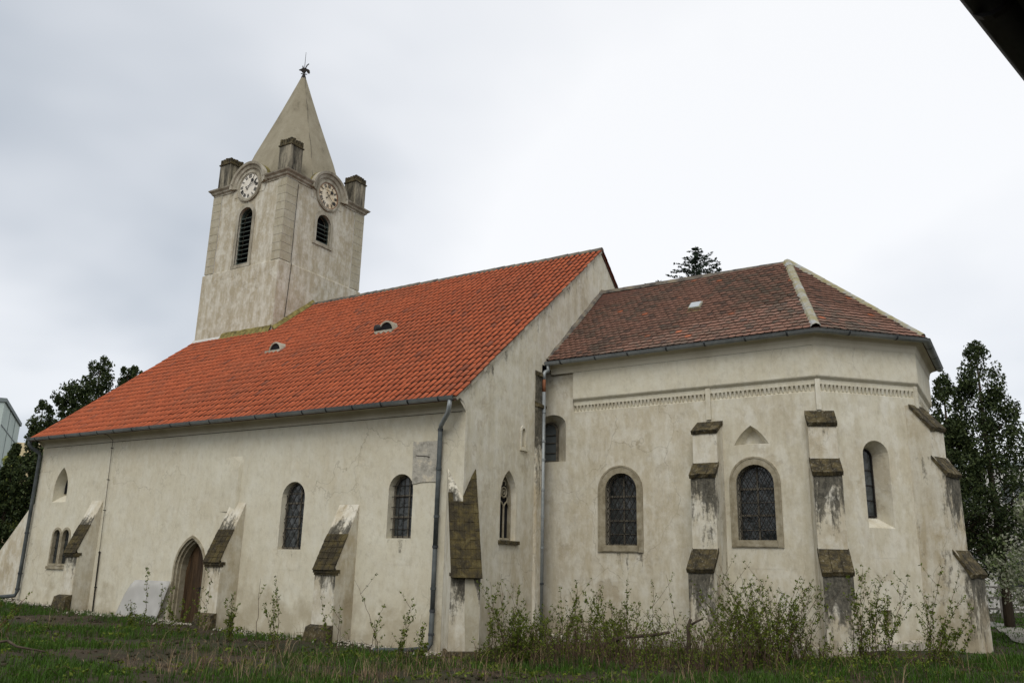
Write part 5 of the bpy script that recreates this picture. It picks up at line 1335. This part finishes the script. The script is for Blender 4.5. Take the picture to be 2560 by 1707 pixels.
# ================================================================== CHURCHYARD VEGETATION
rs = np.random.default_rng(101)
def outside(x, y):
    """is the ground point clear of the church walls"""
    if -20.3 < x < .25 and y > -.05: return False
    if 0 <= x <= 9.6 and y > 3.85-.03*x+max(0, x-7.2)*1.0: return False
    return y < 30
def vis(x, y):
    return x > -22 and y > -10
# grass: bent blades in tufts, sparser on the bare soil patches
def val(x, y): return .5+.5*math.sin(x*.9+1.3*math.sin(y*.8))*math.cos(y*1.1+.7*math.sin(x*.6))
def blades(n, region, hmin, hmax, w, name, mat, label, soil, clump=1.0, lean=.5):
    V = []; T = []
    while len(V) < n:
        x, y = rs.uniform(region[0], region[1]), rs.uniform(region[2], region[3])
        if not outside(x, y): continue
        if rs.random() > soil(x, y): continue
        k_ = rs.integers(3, 9); tt = rs.random()
        for _ in range(k_):
            bx, by = x+rs.normal()*.05*clump, y+rs.normal()*.05*clump; z = gz(bx, by)-.02; h = rs.uniform(hmin, hmax); a = rs.uniform(0, 2*PI); l_ = h*rs.uniform(.1, lean)
            dx_, dy_ = math.cos(a), math.sin(a); px, py = -dy_*w, dx_*w
            mx, my, mz = bx+dx_*l_*.38, by+dy_*l_*.38, z+h*.62; ex, ey, ez = bx+dx_*l_, by+dy_*l_, z+h*rs.uniform(.8, 1.0)
            V.append([(bx-px, by-py, z), (bx+px, by+py, z), (mx+px*.8, my+py*.8, mz), (mx-px*.8, my-py*.8, mz), (mx-px*.8, my-py*.8, mz), (mx+px*.8, my+py*.8, mz), (ex+px*.15, ey+py*.15, ez), (ex-px*.15, ey-py*.15, ez)]); T += [tt*.6+rs.random()*.4]*2
    V = np.array(V).reshape(-1, 3); n_ = len(V)//4
    o = build_np(name, V, np.arange(4*n_).reshape(-1, 4), mat, None, np.repeat(np.array(T), 4)); tag(o, label, kind='stuff'); return o
blades(70000, (-20, 12.5, -9.5, 4), .05, .20, .0065, 'grass', 'leaf_grass', 'short green grass covering the churchyard', lambda x, y: (.04+.96*min(1, max(0, val(x, y)*2.6-.95)))*(.08 if (-18 < x < .4 and y > -.55+.25*math.sin(x*2.3)) else 1))
blades(24000, (9.2, 17, 2.5, 27), .05, .13, .012, 'grass', 'leaf_grass', 'mown grass of the lawn beside the apse', lambda x, y: .8)
blades(9000, (-32, -17.8, -7, 6), .06, .2, .012, 'grass', 'leaf_grass', 'rough grass beyond the west end of the church', lambda x, y: .8)
blades(1900, (-9, 11, -6.5, 3.2), .12, .55, .0035, 'dry_grass', 'straw', 'tangled dry straw-coloured stalks among the grass', lambda x, y: (.04+.96*math.exp(-((x-2.2-.5*y)/1.7)**2)+.03*(x > -3))*(.25+.75*(1-val(x*1.4, y))), 1.6, 1.1)
blades(7000, (-20, 12, -9.5, 3.6), .02, .06, .004, 'dry_grass', 'straw', 'short matted dead grass over the soil', lambda x, y: .15+.85*(1-val(x, y)), 1.3, 5.0)
# broad weed leaves
Ls = []
for i in range(900):
    x, y = rs.uniform(-12, 11.5), rs.uniform(-8, 3.4)
    if not outside(x, y) or val(x*1.2+2, y) < .45: continue
    Ls.append(leaf_cloud((x, y, gz(x, y)+.05), (.14, .14, .06), 14, .07, rs, .3, .2))
V = np.concatenate(Ls); tag(build_np('weeds', V, np.arange(len(V)).reshape(-1, 4), 'leaf_bramble', None, np.repeat(rs.random(len(V)//4), 4)), 'low leafy weeds scattered through the grass', kind='stuff')
tm = MB()
for i in range(260):
    x, y = rs.uniform(-11, 11), rs.uniform(-8.5, 3.2)
    if not outside(x, y): continue
    a = rs.uniform(0, 2*PI); l_ = rs.uniform(.15, .6); z = gz(x, y)+.03
    tm.tube([(x, y, z), (x+math.cos(a)*l_*.5, y+math.sin(a)*l_*.5, z+rs.uniform(.0, .12)), (x+math.cos(a)*l_, y+math.sin(a)*l_, z+rs.uniform(-.01, .18))], .006, 4, False, .002)
tag(build('twig_litter', tm, 'twig'), 'fallen twigs and stalks lying across the rough ground', kind='stuff')
V = []; F = []
cb_ = np.array([(1, 0, 0), (-1, 0, 0), (0, 1, 0), (0, -1, 0), (0, 0, .7), (0, 0, -.6)]); cf_ = np.array([(0, 2, 4), (2, 1, 4), (1, 3, 4), (3, 0, 4), (2, 0, 5), (1, 2, 5), (3, 1, 5), (0, 3, 5)])
for i in range(2600):
    x, y = rs.uniform(-16, 11), rs.uniform(-9, 3.0)
    if not outside(x, y) or val(x, y) > .5: continue
    s_ = rs.uniform(.02, .07); V.append(cb_*s_*rs.uniform(.6, 1.3, 3)+np.array([x, y, gz(x, y)+.01])); F.append(cf_+6*len(F))
tag(build_np('soil_clods', np.concatenate(V), np.concatenate(F), 'ground'), 'dark crumbly clods of bare earth between the grass', kind='stuff')
# gravel strip along the foot of the nave wall
V = []; F = []
ico = np.array([(1, 0, 0), (-1, 0, 0), (0, 1, 0), (0, -1, 0), (0, 0, .8), (0, 0, -.6)]); icf = np.array([(0, 2, 4), (2, 1, 4), (1, 3, 4), (3, 0, 4), (2, 0, 5), (1, 2, 5), (3, 1, 5), (0, 3, 5)])
for i in range(2600):
    x = rs.uniform(-18, .3); y = -abs(rs.normal())*.34-.04; s = rs.uniform(.012, .045)
    V.append(ico*s*rs.uniform(.6, 1.3, 3)+np.array([x, y, gz(x, y)+s*.3])); F.append(icf+6*i)
tag(build_np('gravel', np.concatenate(V), np.concatenate(F), 'soil_stone'), 'pale gravel and plaster rubble along the nave wall foot', kind='stuff')

# single shoots and shrubs
def shoot_mesh(t, base, topd, h, seed, leafy, nst=1, mat='twig', lmat='leaf_bramble', side=.5, lsize=.055, r=.008, spread=.25, bare=0.0):
    q = np.random.default_rng(seed); tm = MB(); Ls = []
    for s_ in range(nst):
        ang = q.uniform(0, 2*PI); hh = h*(1 if s_ == 0 else q.uniform(.45, .92)); ex = topd[0]*(1 if s_ == 0 else q.uniform(.2, 1))+(0 if s_ == 0 else math.cos(ang)*spread*hh); ey = topd[1]+(0 if s_ == 0 else math.sin(ang)*spread*hh)
        n = 15; P = []
        b0 = (0, 0) if s_ == 0 else (q.normal()*.06*nst**.5, q.normal()*.06*nst**.5)
        for i in range(n+1):
            u = i/n; P.append((b0[0]+ex*u**1.5+q.normal()*.008*hh, b0[1]+ey*u**1.5+q.normal()*.008*hh, hh*u*(1-.06*u)))
        tm.tube(P, r*(1 if s_ == 0 else .8), 5, False, r*.3)
        for i in range(2, n+1):
            p = P[i]
            if leafy and q.random() < leafy*(1-bare*(i/n < .35)):
                for k_ in range(q.integers(1, 4)):
                    a = q.uniform(0, 2*PI); l_ = q.uniform(.01, .05); c = (p[0]+math.cos(a)*l_, p[1]+math.sin(a)*l_, p[2]+q.uniform(-.03, .04))
                    Ls.append(leaf_cloud(c, (.032, .032, .032), q.integers(4, 8), lsize, q, 0, .5))
            if q.random() < side*.55 and 2 < i < n:
                a = q.uniform(0, 2*PI); l_ = hh*q.uniform(.1, .3); e_ = (p[0]+math.cos(a)*l_*.7, p[1]+math.sin(a)*l_*.7, p[2]+l_*.9); tm.tube([p, ((p[0]+e_[0])/2, (p[1]+e_[1])/2, (p[2]+e_[2])/2-.01), e_], r*.5, 4, False, r*.2)
                if leafy:
                    for u in (.45, .75, 1):
                        Ls.append(leaf_cloud((p[0]+(e_[0]-p[0])*u, p[1]+(e_[1]-p[1])*u, p[2]+(e_[2]-p[2])*u), (.035, .035, .035), q.integers(3, 7), lsize, q, 0, .5))
    build('stems', tm, mat, t, world=False)
    if Ls:
        V = np.concatenate(Ls); build_np('leaves', V, np.arange(len(V)).reshape(-1, 4), lmat, t, np.repeat(q.random(len(V)//4), 4), world=False)
SH = [ # x, y, top dx, top z, leafy, stems, label, name
 (-7.88, -2.2, -.18, 1.76, .75, 1, 'tall thorny shoot in front of the leaning plastic sheet', 'bramble_shoot'),
 (-7.33, -2.2, -.06, 1.41, .6, 2, 'thin twin shoot at the left door jamb', 'bramble_shoot'),
 (-8.45, -2.2, -.12, .95, .8, 3, 'low leafy sprigs left of the plastic sheet', 'bramble_shoot'),
 (-6.6, -2.2, .05, 1.0, .8, 3, 'short leafy shoots in front of the brown door', 'bramble_shoot'),
 (-5.43, -2.4, .03, 1.62, .9, 2, 'leafy climbing shoot before the buttress beside the door', 'bramble_shoot'),
 (-4.54, -2.4, -.06, 1.25, 1.0, 5, 'bushy fresh-leaved clump right of the door buttress', 'bramble_shrub'),
 (-4.15, -2.0, -.07, 1.62, .1, 1, 'bare straight stick below the lattice nave window', 'dead_stick'),
 (-3.01, -2.4, -.3, 1.72, 1.0, 3, 'upright sapling with leafy top below the lattice nave window', 'sapling'),
 (-2.38, -1.6, -.23, 1.2, .9, 2, 'leafy shoot growing over the middle buttress foot stone', 'bramble_shoot'),
 (-1.32, -2.4, -.02, 1.15, .15, 2, 'bare curved twig right of the middle buttress', 'dead_twig'),
 (-.9, -1.6, -.8, 1.67, .12, 1, 'long fine leaning twig below the barred nave window', 'dead_twig'),
 (-.79, -2.0, .27, 1.14, .5, 2, 'forked half-leafed twig below the sundial', 'bramble_shoot'),
 (.17, -2.2, .24, 1.32, .9, 3, 'leafy shoot left of the dark downspout foot', 'bramble_shoot'),
 (.6, -2.2, .12, .85, .8, 3, 'short drooping-leaved shoots by the downspout foot', 'bramble_shoot'),
 (1.85, -1.0, -.15, 1.9, .55, 14, 'tall thorny bramble group in front of the diagonal buttress', 'bramble_shrub'),
 (1.81, -.6, .1, 1.6, .6, 14, 'leafy bramble clump below the pointed gable window', 'bramble_shrub'),
 (2.06, -.4, .15, 1.3, .6, 16, 'dense bramble clump at the grey choir downspout foot', 'bramble_shrub'),
 (2.28, 1.2, .05, 1.75, .7, 14, 'fresh green bramble reaching below the left choir window', 'bramble_shrub'),
 (3.01, 1.2, -.09, 1.65, .7, 14, 'fresh green bramble directly under the left choir window', 'bramble_shrub'),
 (3.24, 1.6, .12, 1.48, .65, 12, 'leafy bramble right of the left choir window', 'bramble_shrub'),
 (3.86, 1.8, .03, 1.77, 1.0, 3, 'finely branched weed with airy leaf sprays left of the stepped buttress', 'tall_weed'),
 (4.45, 1.8, -.25, 1.95, .2, 1, 'bare crooked twig beside the stepped buttress', 'dead_twig'),
 (6.01, 1.5, -.54, 2.2, .35, 26, 'fan of upright shoots right of the stepped buttress', 'bramble_shrub'),
 (6.3, 1.3, -.2, 1.75, .38, 60, 'large bushy shrub below the right choir window', 'bramble_shrub'),
 (6.61, 1.5, .47, 1.98, .35, 30, 'spreading shrub leaning towards the algae-streaked buttress', 'bramble_shrub'),
 (8.04, 1.8, .17, 2.18, .75, 9, 'tall leafy rods in front of the algae-streaked buttress', 'bramble_shrub'),
 (8.31, 1.8, .2, 2.02, .75, 9, 'leafy rods below the apse window', 'bramble_shrub'),
 (8.54, 1.8, .51, 2.07, .7, 2, 'arching rod crossing below the apse window', 'bramble_shoot'),
 (9.19, 2.0, .41, 2.23, .8, 5, 'tallest arching rod near the outermost buttress', 'bramble_shoot'),
 (9.31, 2.2, .49, 1.62, .8, 6, 'leafy arching rods before the outermost buttress', 'bramble_shrub'),
 (9.53, 2.2, .47, 1.45, .9, 3, 'short leafy rods at the rightmost wall edge', 'bramble_shrub'),
 (-8.3, -5.5, .86, 1.1, .15, 6, 'reddish bare twigs at the lower left picture edge', 'red_twig_shrub')]
for i, (x, y, dx_, zt_, lf, ns, lab, nm) in enumerate(SH):
    zb = gz(x, y)-.06; t = thing(nm, lab, 'shrub' if ns > 2 else 'shoot', (x, y, zb), 'shoots and shrubs before the church')
    shoot_mesh(t, None, (dx_, 0), zt_-zb, 300+i, lf, ns, 'twig_red' if nm == 'red_twig_shrub' else 'twig', side=.35 if ns < 3 else .5, spread=.17 if ns < 6 else .2 if ns < 17 else .36, lsize=.041 if nm != 'tall_weed' else .028, bare=.0)
# bramble thicket mass at the foot of the choir: nobody could count its stems
tm = MB(); Ls = []
for i in range(1100):
    x = rs.uniform(.7, 9.6); y = rs.uniform(-1.2, 3.0)
    if not outside(x, y+.2): continue
    dens = 1.0 if (1 < x < 7.2) else .45
    if rs.random() > dens: continue
    z = gz(x, y)-.03; h = rs.uniform(.3, 1.05)*(1.1 if 1.5 < x < 6.9 else .6); a = rs.uniform(0, 2*PI); l_ = h*rs.uniform(.05, .6)
    P = [(x+math.cos(a)*l_*u**1.4, y+math.sin(a)*l_*u**1.4, z+h*u*(1.25-.45*u)) for u in (0, .3, .6, .85, 1)]
    tm.tube(P, .006, 4, False, .002)
    for p in P[1:]:
        if rs.random() < .5: Ls.append(leaf_cloud(p, (.06, .06, .06), rs.integers(4, 9), .042, rs, 0, .4))
tag(build('bramble_thicket', tm, 'twig'), 'tangle of bramble stems at the choir wall foot', kind='stuff')
V = np.concatenate(Ls); tag(build_np('bramble_leaves', V, np.arange(len(V)).reshape(-1, 4), 'leaf_bramble', None, np.repeat(rs.random(len(V)//4), 4)), 'small bramble leaves over the thicket at the choir foot', kind='stuff')
# fallen dead branch and old trunk stub
mb = MB(); P = [(4.9, .9, .35), (4.6, .95, .62), (4.45, 1.0, .7), (4.2, 1.05, .72)]
mb.tube([(5.0, .8, .1), (5.02, .82, .6), (5.0, .85, .85), (5.06, .86, 1.0)], .05, 7, True, .03); mb.tube([(5.0, .85, .85), (5.15, .9, .95), (5.3, .92, 1.02)], .03, 6, True, .02)
tag(build('tree_stump', mb, 'bark', smooth=True), 'dark forked dead stump before the stepped buttress', 'stump')
mb = MB(); mb.tube([(3.0, 1.0, .35), (3.5, 1.05, .55), (4.1, 1.1, .62), (4.5, 1.12, .7)], .045, 7, True, .03)
tag(build('fallen_branch', mb, 'bark', smooth=True), 'dark fallen branch lying in the brambles under the choir wall', 'branch')
mb = MB(); mb.tube([(-6.0, -7.0, .3), (-5.5, -6.8, .38), (-5.0, -6.9, .32), (-4.4, -6.7, .26)], .03, 6, True, .015)
tag(build('fallen_branch', mb, 'bark', smooth=True), 'dark bent branch on the grass in the lower left corner', 'branch')
